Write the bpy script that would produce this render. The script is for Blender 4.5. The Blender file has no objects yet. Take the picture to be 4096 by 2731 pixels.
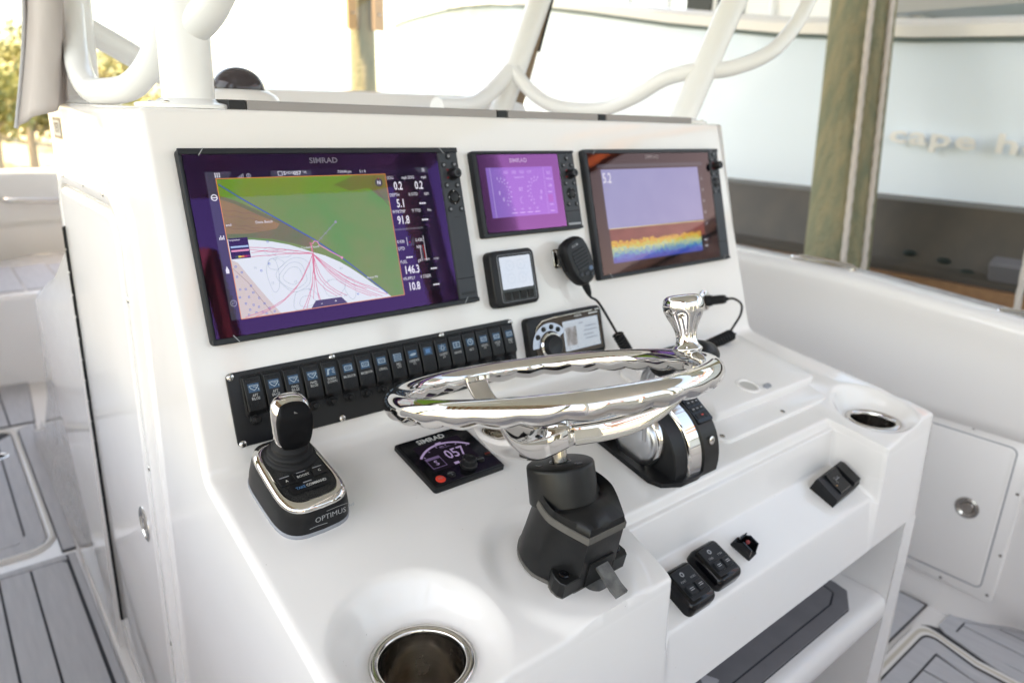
import bpy, bmesh, math, random
from math import sin, cos, pi, radians, sqrt, hypot, atan2
from mathutils import Vector, Matrix
random.seed(7)
SC = bpy.context.scene
COL = SC.collection

# ------------------------------------------------------------------ camera, sky, sun, exposure
EXPO = 2.44
cam_d = bpy.data.cameras.new('camera')
cam = bpy.data.objects.new('camera', cam_d)
COL.objects.link(cam)
yaw, pitch, roll = radians(40.1599), radians(17.7285), radians(1.9521)
fwd = Vector((sin(yaw)*cos(pitch), cos(yaw)*cos(pitch), -sin(pitch)))
rgt = Vector((cos(yaw), -sin(yaw), 0))
upv = rgt.cross(fwd)
r2 = cos(roll)*rgt + sin(roll)*upv
u2 = -sin(roll)*rgt + cos(roll)*upv
cm = Matrix((r2, u2, -fwd)).transposed().to_4x4()
cm.translation = (-.2555, -.8976, .2932)
cam.matrix_world = cm
cam_d.sensor_width = 36
cam_d.lens = 24.866
cam_d.clip_start = .02
cam_d.clip_end = 3000
cam_d.dof.use_dof = True
cam_d.dof.focus_distance = .83
cam_d.dof.aperture_fstop = 4.0
SC.camera = cam

SUN_EL, SUN_AZ = 63, -75          # azimuth measured from +Y towards +X
world = bpy.data.worlds.new('World')
SC.world = world
world.use_nodes = True
wn = world.node_tree
sky = wn.nodes.new('ShaderNodeTexSky')
sky.sky_type = 'NISHITA'
sky.sun_disc = False
sky.sun_elevation = radians(SUN_EL)
sky.sun_rotation = radians(SUN_AZ)
sky.air_density = 1.2
sky.dust_density = 1.6
sky.ozone_density = 1.0
bg = wn.nodes['Background']
wn.links.new(sky.outputs[0], bg.inputs[0])
bg.inputs[1].default_value = .15
sd = bpy.data.lights.new('sun', 'SUN')
sd.energy = 4.0
sd.angle = radians(.55)
sd.color = (1, .93, .82)
so = bpy.data.objects.new('sun', sd)
COL.objects.link(so)
sdir = Vector((sin(radians(SUN_AZ))*cos(radians(SUN_EL)), cos(radians(SUN_AZ))*cos(radians(SUN_EL)), sin(radians(SUN_EL))))
so.rotation_euler = sdir.to_track_quat('Z', 'Y').to_euler()
so.location = sdir*30
vs = SC.view_settings
vs.view_transform = 'Standard'
vs.look = 'None'
vs.exposure = EXPO
vs.gamma = 1
vs.use_curve_mapping = False
vs.use_white_balance = True
vs.white_balance_temperature = 8950
vs.white_balance_tint = 12
SC.render.engine = 'CYCLES'
SC.cycles.use_denoising = True
SC.cycles.max_bounces = 10
SC.cycles.diffuse_bounces = 5
SC.cycles.glossy_bounces = 6
SC.cycles.transparent_max_bounces = 12
SC.cycles.caustics_reflective = False
SC.cycles.caustics_refractive = False
SC.cycles.sample_clamp_indirect = 6

# ------------------------------------------------------------------ materials
MATS = {}
def setin(n, k, v):
    if k in n.inputs: n.inputs[k].default_value = v
def mat(name, col, rough=.4, metal=0, spec=.5, emit=None, estr=1, noise=None, bump=None, coat=0, trans=0, ior=1.45, rnoise=0):
    if name in MATS: return MATS[name]
    m = bpy.data.materials.new(name); m.use_nodes = True
    nt = m.node_tree; b = nt.nodes['Principled BSDF']
    c = tuple(col)+(1,) if len(col) == 3 else col
    b.inputs['Base Color'].default_value = c
    b.inputs['Roughness'].default_value = rough
    b.inputs['Metallic'].default_value = metal
    setin(b, 'Specular IOR Level', spec); setin(b, 'Coat Weight', coat); setin(b, 'Coat Roughness', .06)
    setin(b, 'Transmission Weight', trans); b.inputs['IOR'].default_value = ior
    if emit:
        setin(b, 'Emission Color', tuple(emit)+(1,)); setin(b, 'Emission Strength', estr)
    tc = nt.nodes.new('ShaderNodeTexCoord')
    if noise:                      # (scale, amount, stretch, second colour)
        sc_, amt, st, c2 = noise
        mp = nt.nodes.new('ShaderNodeMapping'); mp.inputs['Scale'].default_value = st
        nz = nt.nodes.new('ShaderNodeTexNoise'); nz.inputs['Scale'].default_value = sc_; nz.inputs['Detail'].default_value = 6
        cr = nt.nodes.new('ShaderNodeValToRGB'); cr.color_ramp.elements[0].position = .5-amt; cr.color_ramp.elements[1].position = .5+amt
        cr.color_ramp.elements[0].color = c; cr.color_ramp.elements[1].color = tuple(c2)+(1,)
        nt.links.new(tc.outputs['Object'], mp.inputs[0]); nt.links.new(mp.outputs[0], nz.inputs[0]); nt.links.new(nz.outputs[0], cr.inputs[0])
        nt.links.new(cr.outputs[0], b.inputs['Base Color'])
    if rnoise:
        nz = nt.nodes.new('ShaderNodeTexNoise'); nz.inputs['Scale'].default_value = 30; nz.inputs['Detail'].default_value = 5
        mr = nt.nodes.new('ShaderNodeMapRange'); mr.inputs['To Min'].default_value = max(0, rough-rnoise); mr.inputs['To Max'].default_value = rough+rnoise
        mr.inputs['From Min'].default_value = .3; mr.inputs['From Max'].default_value = .7
        nt.links.new(tc.outputs['Object'], nz.inputs[0]); nt.links.new(nz.outputs[0], mr.inputs[0]); nt.links.new(mr.outputs[0], b.inputs['Roughness'])
    if bump:                       # (scale, strength, distance)
        nz = nt.nodes.new('ShaderNodeTexNoise'); nz.inputs['Scale'].default_value = bump[0]; nz.inputs['Detail'].default_value = 4
        bp = nt.nodes.new('ShaderNodeBump'); bp.inputs['Strength'].default_value = bump[1]; bp.inputs['Distance'].default_value = bump[2]
        nt.links.new(tc.outputs['Object'], nz.inputs[0]); nt.links.new(nz.outputs[0], bp.inputs['Height']); nt.links.new(bp.outputs[0], b.inputs['Normal'])
    MATS[name] = m
    return m

def gelcoat():
    m = mat('gelcoat', (.81, .775, .75), .075, bump=(5, .03, .002), rnoise=.03)
    nt = m.node_tree; b = nt.nodes['Principled BSDF']
    tc = nt.nodes.new('ShaderNodeTexCoord')
    vo = nt.nodes.new('ShaderNodeTexVoronoi'); vo.inputs['Scale'].default_value = 55
    lt = nt.nodes.new('ShaderNodeMath'); lt.operation = 'LESS_THAN'; lt.inputs[1].default_value = .028
    nz = nt.nodes.new('ShaderNodeTexNoise'); nz.inputs['Scale'].default_value = 7
    gt = nt.nodes.new('ShaderNodeMath'); gt.operation = 'GREATER_THAN'; gt.inputs[1].default_value = .56
    mu = nt.nodes.new('ShaderNodeMath'); mu.operation = 'MULTIPLY'
    mx = nt.nodes.new('ShaderNodeMix'); mx.data_type = 'RGBA'
    mx.inputs['A'].default_value = (.81, .775, .75, 1); mx.inputs['B'].default_value = (.42, .38, .34, 1)
    for n in (vo, nz): nt.links.new(tc.outputs['Object'], n.inputs['Vector'])
    nt.links.new(vo.outputs['Distance'], lt.inputs[0]); nt.links.new(nz.outputs[0], gt.inputs[0])
    nt.links.new(lt.outputs[0], mu.inputs[0]); nt.links.new(gt.outputs[0], mu.inputs[1])
    nt.links.new(mu.outputs[0], mx.inputs['Factor']); nt.links.new(mx.outputs['Result'], b.inputs['Base Color'])
    return m
GEL = gelcoat()
GEL2 = mat('gelcoat_smooth', (.80, .77, .75), .16, rnoise=.06)
PIPE = mat('powder_coat_white', (.82, .81, .80), .22, rnoise=.05)
CHROME = mat('polished_steel', (.70, .675, .65), .045, 1, rnoise=.03)
STEEL = mat('brushed_steel', (.52, .49, .46), .22, 1, noise=(60, .25, (1, 1, 14), (.36, .33, .30)), rnoise=.1)
SCREW = mat('screw_steel', (.62, .60, .57), .25, 1)
BLK = mat('black_plastic', (.006, .006, .0068), .40, spec=.32, noise=(60, .3, (1, 1, 1), (.010, .010, .011)), bump=(900, .12, .0004))
BLKG = mat('black_gloss', (.004, .004, .005), .14, spec=.35)
BLKR = mat('black_rubber', (.008, .008, .009), .55, spec=.3, bump=(300, .1, .0005))
BLKW = mat('worn_black_housing', (.004, .004, .0045), .38, spec=.4, noise=(34, .14, (1, 1, 1), (.008, .008, .008)), bump=(500, .12, .0005), rnoise=.08)
CHAR = mat('charcoal_plastic', (.032, .036, .043), .45, spec=.35)
CHAR2 = mat('dark_slate_plastic', (.012, .0135, .0165), .42, spec=.35)
GREYR = mat('grey_gasket', (.085, .080, .073), .6, spec=.3, noise=(40, .3, (1, 1, 1), (.13, .12, .11)))
GREYP = mat('grey_plastic_base', (.28, .29, .32), .5)
EVA = mat('grey_deck_foam', (.43, .43, .455), .75, noise=(16, .3, (5, .5, 1), (.52, .515, .535)), bump=(420, .35, .001))
EVAD = mat('dark_grey_foam', (.16, .155, .165), .78, noise=(18, .3, (1, 1, 1), (.20, .195, .205)), bump=(420, .3, .001))
GROOVE = mat('groove_black', (.03, .03, .035), .7)
TAN = mat('tan_seal', (.55, .50, .42), .6)
GREYPAD = mat('grey_dash_pad', (.30, .275, .265), .55, bump=(300, .2, .0006))
REDP = mat('red_button', (.75, .05, .03), .4)
WHITET = mat('white_print', (.50, .50, .49), .5)
GREYT = mat('grey_print', (.30, .31, .33), .4)
BLUET = mat('blue_print', (.05, .17, .36), .4)
BLUEP = mat('switch_lens_blue', (.012, .035, .07), .25, noise=(700, .2, (1, 1, 1), (.03, .10, .19)))
DECALB = mat('decal_black', (.03, .03, .035), .4)
HULLM = mat('seafoam_hull', (.77, .86, .96), .1, rnoise=.04)
WOODP = mat('weathered_piling', (.28, .235, .14), .88, noise=(11, .2, (2.6, 2.6, .16), (.15, .165, .11)), bump=(34, 1.0, .016))
TIMB = mat('brown_timber', (.30, .155, .075), .75, noise=(8, .3, (.4, 4, 4), (.22, .11, .055)), bump=(30, .5, .004))
TIMBL = mat('tan_board', (.55, .36, .20), .7, noise=(9, .3, (4, 4, .5), (.46, .29, .16)))
RAFT = mat('orange_timber', (.45, .17, .07), .6, noise=(7, .3, (.5, 3, 3), (.36, .12, .05)))
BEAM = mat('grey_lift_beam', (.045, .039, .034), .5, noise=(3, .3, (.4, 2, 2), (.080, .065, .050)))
CANV = mat('canvas_curtain', (.42, .36, .34), .75, noise=(6, .3, (3, 3, 1), (.52, .47, .45)))
ROPE = mat('beige_rope', (.55, .49, .45), .85)
BRAC = mat('bronze_acrylic', (.23, .16, .11), .2)
EM = 2**-EXPO
def emis(name, col, s=1.0):      # lit screen pixels
    return mat(name, (.0, .0, .0), .5, spec=0, emit=(col[0]*.86, col[1], col[2]*1.33), estr=s*EM)
def glass(name, tint, k=1.0):
    if name in MATS: return MATS[name]
    m = bpy.data.materials.new(name); m.use_nodes = True; nt = m.node_tree; nt.nodes.clear()
    o = nt.nodes.new('ShaderNodeOutputMaterial'); mx = nt.nodes.new('ShaderNodeMixShader')
    tr = nt.nodes.new('ShaderNodeBsdfTransparent'); gl = nt.nodes.new('ShaderNodeBsdfGlossy'); fr = nt.nodes.new('ShaderNodeFresnel')
    mu = nt.nodes.new('ShaderNodeMath'); mu.operation = 'MULTIPLY'; mu.use_clamp = True; mu.inputs[1].default_value = k
    fr.inputs[0].default_value = 1.55
    gl.inputs['Color'].default_value = tuple(tint)+(1,); gl.inputs['Roughness'].default_value = .01
    tr.inputs[0].default_value = (.97, .97, .97, 1)
    nt.links.new(fr.outputs[0], mu.inputs[0]); nt.links.new(mu.outputs[0], mx.inputs[0]); nt.links.new(tr.outputs[0], mx.inputs[1]); nt.links.new(gl.outputs[0], mx.inputs[2]); nt.links.new(mx.outputs[0], o.inputs[0])
    MATS[name] = m
    return m

# ------------------------------------------------------------------ mesh helpers
class MB:
    def __init__(s): s.v = []; s.f = []
    def add(s, v, f):
        o = len(s.v); s.v += [tuple(p) for p in v]; s.f += [tuple(i+o for i in q) for q in f]; return s
    def box(s, c, d, M=None):
        x, y, z = d[0]/2, d[1]/2, d[2]/2
        vs_ = [Vector((c[0]+i*x, c[1]+j*y, c[2]+k*z)) for k in (-1, 1) for j in (-1, 1) for i in (-1, 1)]
        if M: vs_ = [M @ p for p in vs_]
        return s.add(vs_, [(0, 2, 3, 1), (4, 5, 7, 6), (0, 1, 5, 4), (2, 6, 7, 3), (0, 4, 6, 2), (1, 3, 7, 5)])
    def loft(s, rings, cap0=True, cap1=True, closed=True):
        n = len(rings[0]); o = len(s.v); f = []
        for r in rings: s.v += [tuple(p) for p in r]
        for i in range(len(rings)-1):
            for j in range(n if closed else n-1):
                k = (j+1) % n
                f.append((o+i*n+j, o+i*n+k, o+(i+1)*n+k, o+(i+1)*n+j))
        if cap0: f.append(tuple(o+j for j in reversed(range(n))))
        if cap1: f.append(tuple(o+(len(rings)-1)*n+j for j in range(n)))
        s.f += f
        return s
    def stack(s, w, h, r, prof, c=(0, 0), n=5, cap0=True, cap1=True):   # rounded rectangle rings: prof = [(inset, z)]
        rings = []
        for ins, z in prof:
            rings.append([(c[0]+x, c[1]+y, z) for x, y in rrect(w-2*ins, h-2*ins, max(r-ins, .0002), n)])
        return s.loft(rings, cap0, cap1)
    def lathe(s, prof, n=32, c=(0, 0, 0), M=None, cap0=True, cap1=True):  # prof = [(r, z)]
        rings = []
        for r, z in prof:
            ring = [Vector((c[0]+r*cos(2*pi*i/n), c[1]+r*sin(2*pi*i/n), c[2]+z)) for i in range(n)]
            if M: ring = [M @ p for p in ring]
            rings.append(ring)
        return s.loft(rings, cap0, cap1)
    def tube(s, pts, rad, n=12, caps=True, smooth=0, closed=False, flat=1.0):
        pts = [Vector(p) for p in pts]
        if smooth: pts = catmull(pts, smooth)
        m = len(pts)
        rads = rad if isinstance(rad, (list, tuple)) else [rad]*m
        if len(rads) != m: rads = [rads[min(int(i*len(rads)/m), len(rads)-1)] for i in range(m)]
        t0 = (pts[1]-pts[0]).normalized()
        a = Vector((0, 0, 1)) if abs(t0.z) < .9 else Vector((1, 0, 0))
        nrm = (a - t0*a.dot(t0)).normalized()
        rings = []
        for i in range(m):
            t = (pts[min(i+1, m-1)]-pts[max(i-1, 0)]).normalized()
            nrm = (nrm - t*nrm.dot(t)).normalized()
            b = t.cross(nrm)
            rings.append([pts[i] + (nrm*cos(2*pi*j/n)*flat + b*sin(2*pi*j/n))*rads[i] for j in range(n)])
        return s.loft(rings, caps, caps)
    def prism(s, poly, z0, z1, M=None):   # polygon in xy extruded along z
        a = [Vector((x, y, z0)) for x, y in poly]; b = [Vector((x, y, z1)) for x, y in poly]
        if M: a = [M @ p for p in a]; b = [M @ p for p in b]
        return s.loft([a, b])
    def frame(s, w, h, r, iw, ih, ir, z0, z1, c=(0, 0), ci=(0, 0), n=5, bev=.0008):
        def R(ww, hh, rr, z, cc): return [(cc[0]+x, cc[1]+y, z) for x, y in rrect(ww, hh, rr, n)]
        rings = [R(iw, ih, ir, z0, ci), R(w, h, r, z0, c), R(w, h, r, z1-bev, c), R(w-2*bev, h-2*bev, max(r-bev, .0002), z1, c),
                 R(iw+2*bev, ih+2*bev, ir+bev, z1, ci), R(iw, ih, ir, z1-bev, ci), R(iw, ih, ir, z0, ci)]
        return s.loft(rings, False, False)
    def strip(s, pts, w, z):              # flat polyline in xy
        pts = [Vector((p[0], p[1])) for p in pts]; L = []; R = []
        for i, p in enumerate(pts):
            t = (pts[min(i+1, len(pts)-1)]-pts[max(i-1, 0)]).normalized(); nn = Vector((-t.y, t.x))*w/2
            L.append((p.x+nn.x, p.y+nn.y, z)); R.append((p.x-nn.x, p.y-nn.y, z))
        return s.loft([R, L], False, False, closed=False)
    def poly(s, pts, z): return s.add([(p[0], p[1], z) for p in pts], [tuple(range(len(pts)))])
    def rect(s, x0, y0, x1, y1, z): return s.poly([(x0, y0), (x1, y0), (x1, y1), (x0, y1)], z)
    def disc(s, x, y, r, z, n=20): return s.poly([(x+r*cos(2*pi*i/n), y+r*sin(2*pi*i/n)) for i in range(n)], z)
    def ring(s, x, y, r0, r1, z, n=24, a0=0, a1=2*pi):
        A = [(x+r0*cos(a0+(a1-a0)*i/n), y+r0*sin(a0+(a1-a0)*i/n), z) for i in range(n+1)]
        B = [(x+r1*cos(a0+(a1-a0)*i/n), y+r1*sin(a0+(a1-a0)*i/n), z) for i in range(n+1)]
        return s.loft([A, B], False, False, closed=False) if r0 < r1 else s.loft([B, A], False, False, closed=False)
    def mesh(s, name, m, angle=38, fix=True):
        me = bpy.data.meshes.new(name); me.from_pydata(s.v, [], s.f)
        if fix:
            bm = bmesh.new(); bm.from_mesh(me); bmesh.ops.remove_doubles(bm, verts=bm.verts, dist=1e-6)
            bmesh.ops.recalc_face_normals(bm, faces=bm.faces); bm.to_mesh(me); bm.free()
        me.materials.append(m)
        if angle:
            me.polygons.foreach_set('use_smooth', [True]*len(me.polygons)); me.set_sharp_from_angle(angle=radians(angle))
        me.update()
        return me
    def done(s, name, m, parent=None, angle=38, fix=True):
        o = bpy.data.objects.new(name, s.mesh(name, m, angle, fix)); COL.objects.link(o)
        if parent: o.parent = parent
        return o
def rrect(w, h, r, n=5):
    out = []
    r = min(r, w/2-1e-5, h/2-1e-5)
    for cx, cy, a0 in ((w/2-r, h/2-r, 0), (-w/2+r, h/2-r, pi/2), (-w/2+r, -h/2+r, pi), (w/2-r, -h/2+r, 1.5*pi)):
        for i in range(n+1):
            a = a0+pi/2*i/n; out.append((cx+r*cos(a), cy+r*sin(a)))
    return out
def catmull(P, k):
    out = []
    for i in range(len(P)-1):
        p0 = P[max(i-1, 0)]; p1 = P[i]; p2 = P[i+1]; p3 = P[min(i+2, len(P)-1)]
        for j in range(k):
            t = j/k
            out.append(.5*((2*p1)+(p2-p0)*t+(2*p0-5*p1+4*p2-p3)*t*t+(3*p1-p0-3*p2+p3)*t**3))
    out.append(P[-1])
    return out
def sstep(a, b, x):
    t = min(1, max(0, (x-a)/(b-a))); return t*t*(3-2*t)
def thing(name, label, cat, M, group=None, kind=None):
    o = bpy.data.objects.new(name, None); COL.objects.link(o)
    o.empty_display_size = .02
    o.matrix_world = M if isinstance(M, Matrix) else Matrix.Translation(M)
    o['label'] = label; o['category'] = cat
    if group: o['group'] = group
    if kind: o['kind'] = kind
    return o
def tag(o, label, cat, group=None, kind=None):
    if label: o['label'] = label
    if cat: o['category'] = cat
    if group: o['group'] = group
    if kind: o['kind'] = kind
    return o
def copy_tree(o, parent=None):
    c = o.copy(); COL.objects.link(c)
    if parent: c.parent = parent
    for ch in list(o.children): copy_tree(ch, c)
    return c
FONTC = {}
def text(s, size, m, parent, x, y, z, bold=0, sx=1.0, rot=0, name='lettering', align='CENTER', M=None, ext=0, sp=1.0, shear=0):
    cu = bpy.data.curves.new(name, 'FONT'); cu.body = s; cu.size = size; cu.align_x = align; cu.align_y = 'CENTER'
    cu.offset = bold*size; cu.extrude = ext; cu.resolution_u = 2; cu.space_character = sp; cu.space_line = .85; cu.shear = shear
    to = bpy.data.objects.new(name, cu); COL.objects.link(to)
    dg = bpy.context.evaluated_depsgraph_get(); dg.update()
    me = bpy.data.meshes.new_from_object(to.evaluated_get(dg))
    bpy.data.objects.remove(to); bpy.data.curves.remove(cu)
    T = Matrix.Translation((x, y, z)) @ Matrix.Rotation(rot, 4, 'Z') @ Matrix.Diagonal((sx, 1, 1, 1))
    if M: T = M @ T
    me.transform(T); me.materials.clear(); me.materials.append(m); me.name = name
    o = bpy.data.objects.new(name, me); COL.objects.link(o); o.parent = parent
    return o

TILT = radians(16.2576)
ST, CT = sin(TILT), cos(TILT)
def dash_m(u, v, w=0): return Matrix.Translation((u, v*ST-w*CT, v*CT+w*ST)) @ Matrix.Rotation(pi/2-TILT, 4, 'X')
SA = math.atan(.2157)
def shelf_z(y): return -.1502+.2157*y
def shelf_m(x, y, h=0, rz=0): return Matrix.Translation((x, y, shelf_z(y)+h)) @ Matrix.Rotation(SA, 4, 'X') @ Matrix.Rotation(rz, 4, 'Z')
NA = math.atan2(.038, .088)
def nook_m(x, y, rz=0): return Matrix.Translation((x, y, -.350+(y+.45)*.432)) @ Matrix.Rotation(NA, 4, 'X') @ Matrix.Rotation(rz, 4, 'Z')

def screw(parent, x, y, z, r=.0042, name='screw'):
    o = MB().lathe([(r, 0), (r, .0006), (r*.8, .0014), (r*.35, .0019)], 12, (x, y, z)).done(name, SCREW, parent)
    return o

# ------------------------------------------------------------------ helm console
console = thing('helm_console', 'white moulded helm console with sloping dash, shelf and cubby', 'boat console', Vector((.58, .1, -1.0)))
CINV = console.matrix_world.inverted()
def attach(o, parent=console):            # keep world coordinates of meshes modelled in world space
    o.parent = parent; o.matrix_parent_inverse = parent.matrix_world.inverted(); return o
CUPL = (.072, -.381, -.257); CUPR = (1.098, -.384, -.246)
XL = lambda y, z: -.0345+.010*z
XR = lambda y, z: 1.177-.06*z

def fil(pts, res):
    """pts = [(y,z,r)] -> rounded polyline; res = points per straight run"""
    out = []; tags = []
    n = len(pts); ends = []
    for i, (y, z, r) in enumerate(pts):
        p = Vector((y, z))
        if i in (0, n-1) or r == 0: ends.append((p, p, None)); continue
        a = (Vector(pts[i-1][:2])-p).normalized(); b = (Vector(pts[i+1][:2])-p).normalized()
        ang = a.angle(b); d = r/math.tan(ang/2)
        d = min(d, .45*(Vector(pts[i-1][:2])-p).length, .45*(Vector(pts[i+1][:2])-p).length)
        ends.append((p+a*d, p+b*d, p))
    for i in range(n):
        s, e, c = ends[i]
        if c is None: out += [s.copy() for _ in range(1)] if i in (0, n-1) else [s.copy() for _ in range(6)]
        else:
            for k in range(6):
                t = k/5; out.append((1-t)**2*s+2*t*(1-t)*c+t*t*e)
        if i < n-1:
            q = ends[i+1][0]; st = out[-1].copy()
            for k in range(1, res[i]): out.append(st.lerp(q, k/res[i]))
    return out
RES = [10, 16, 84, 3, 3, 6, 12, 8]
def profile(kind):
    top = [(.78, .288, 0), (.0845, .288, .010), (-.0468, -.1603, .024)]
    if kind == 'nook':
        return fil(top+[(-.350, -.2257, .008), (-.3530, -.2410, .003), (-.3610, -.2432, .004), (-.3665, -.3135, .007), (-.450, -.350, .009), (-.4625, -.4526, 0)], RES)
    return fil(top+[(-.458, -.249, .012), (-.4583, -.262, 0), (-.4586, -.265, 0), (-.4597, -.31, 0), (-.4608, -.36, 0), (-.4625, -.4526, 0)], RES)
PN, PP = profile('nook'), profile('pod')
SHELF0, SHELF1 = 10+6+16-6, 10+5+16+6+84+8
def prof_at(x):
    w = 0.0
    if .386 < x < 1.02: w = sstep(.388, .412, x)*(1-sstep(.984, 1.0, x))
    return [a.lerp(b, w) for a, b in zip(PP, PN)], w
def shelf_mod(x, y, z):
    if z > -.12 or z < -.30: return z
    lift = sstep(.99, 1.13, x)*.023*sstep(-.06, -.45, y)
    if z > -.262: z2 = z+lift*(1 if z > -.255 else .6)
    else: z2 = z
    if z > -.256:
        r = hypot(x-CUPL[0], y-CUPL[1]); w = 1-sstep(.060, .100, r); z2 = z2+(CUPL[2]-z2)*w
        r = hypot((x-CUPR[0])*(1.16 if x > CUPR[0] else 1.0), (y-CUPR[1])); w = 1-sstep(.0535, .084, r); z2 = z2+(CUPR[2]-z2)*w
        r = hypot(x-.283, (y+.375)*.92)
        w = 1-sstep(.078, .104, r); z2 = z2+((-.2332+.105*(y+.385))-z2)*w
    return z2
xs = set()
def lin(a, b, st):
    n = max(1, int(round((b-a)/st)))
    for i in range(n+1): xs.add(round(a+(b-a)*i/n, 5))
lin(-.02, .19, .004); lin(.17, .386, .006); lin(.386, .414, .0028); lin(.414, .98, .02); lin(.98, 1.004, .0024); lin(1.004, 1.166, .004)
xs = sorted(xs)
RS = .010
cols = []
def off(prof, d):
    out = []
    for i, p in enumerate(prof):
        t = (prof[min(i+1, len(prof)-1)]-prof[max(i-1, 0)]); 
        if t.length < 1e-9: t = prof[min(i+2, len(prof)-1)]-prof[max(i-2, 0)]
        t.normalize(); n = Vector((t.y, -t.x))      # out of the body
        out.append(p+n*d)
    return out
pl, _ = prof_at(0)
def side_cols(fx, sgn, xx):
    res = []
    base = [Vector((p.x, shelf_mod(xx, p.x, p.y))) for p in prof_at(xx)[0]]
    for k in range(7):
        th = pi/2*k/6
        pr = off(base, -RS*(1-sin(th)))
        res.append([Vector((fx(p.x, p.y)+sgn*RS*(1-cos(th)), p.x, p.y)) for p in pr])
    return res
# orientation of the inward normal is checked on the dash point below
def make_shell():
    L = side_cols(XL, 1, -.02)
    R_ = side_cols(XR, -1, 1.166)
    mid = []
    for x in xs:
        pr, w = prof_at(x)
        mid.append([Vector((x, p.x, shelf_mod(x, p.x, p.y))) for p in pr])
    allc = L+mid+list(reversed(R_))
    b = MB(); n = len(allc[0])
    for c in allc: b.v += [tuple(p) for p in c]
    for i in range(len(allc)-1):
        for j in range(n-1):
            q = [allc[i][j], allc[i+1][j], allc[i+1][j+1], allc[i][j+1]]
            cx = sum(p.x for p in q)/4; cy = sum(p.y for p in q)/4; cz = sum(p.z for p in q)/4
            if cz > -.29 and cz < -.2:
                if hypot(cx-CUPL[0], cy-CUPL[1]) < .0495 or hypot(cx-CUPR[0], cy-CUPR[1]) < .0435: continue
            b.f.append((i*n+j, (i+1)*n+j, (i+1)*n+j+1, i*n+j+1))
    o = b.done('shell', GEL, angle=60)
    attach(o)
    # side panels below the rounded edge
    for side, cc, fx in (('l', L[0], XL), ('r', R_[0], XR)):
        s = MB()
        e = [(p.y, p.z) for p in cc]
        s.loft([[(fx(y, z), y, z) for y, z in e], [(fx(y, -.6), y, -.6) for y, z in e], [(fx(y, -1.0), y, -1.0) for y, z in e]], False, False, closed=False)
        so_ = s.done('side_panel', GEL, angle=20); attach(so_)
    # front of console with rounded corner towards the bow
    s = MB(); R0 = .07; ring = []
    for z in [.288-.01*k for k in range(2)]+[.2, 0, -.3, -.6, -1.0]:
        row = [(XL(.78, z), .78, z)]
        for k in range(1, 9):
            a = pi/2*k/8; row.append((XL(.78, z)+R0*(1-cos(a)), .78+R0*sin(a), z))
        for k in range(9):
            a = pi/2*k/8; row.append((XR(.78, z)-R0*(1-sin(a)), .78+R0*cos(a), z))
        ring.append(row)
    s.loft(ring, False, False, closed=False)
    top = ring[0]; s.add(top, [tuple(range(len(top)))])
    attach(s.done('front_panel', GEL, angle=50))
make_shell()
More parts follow.
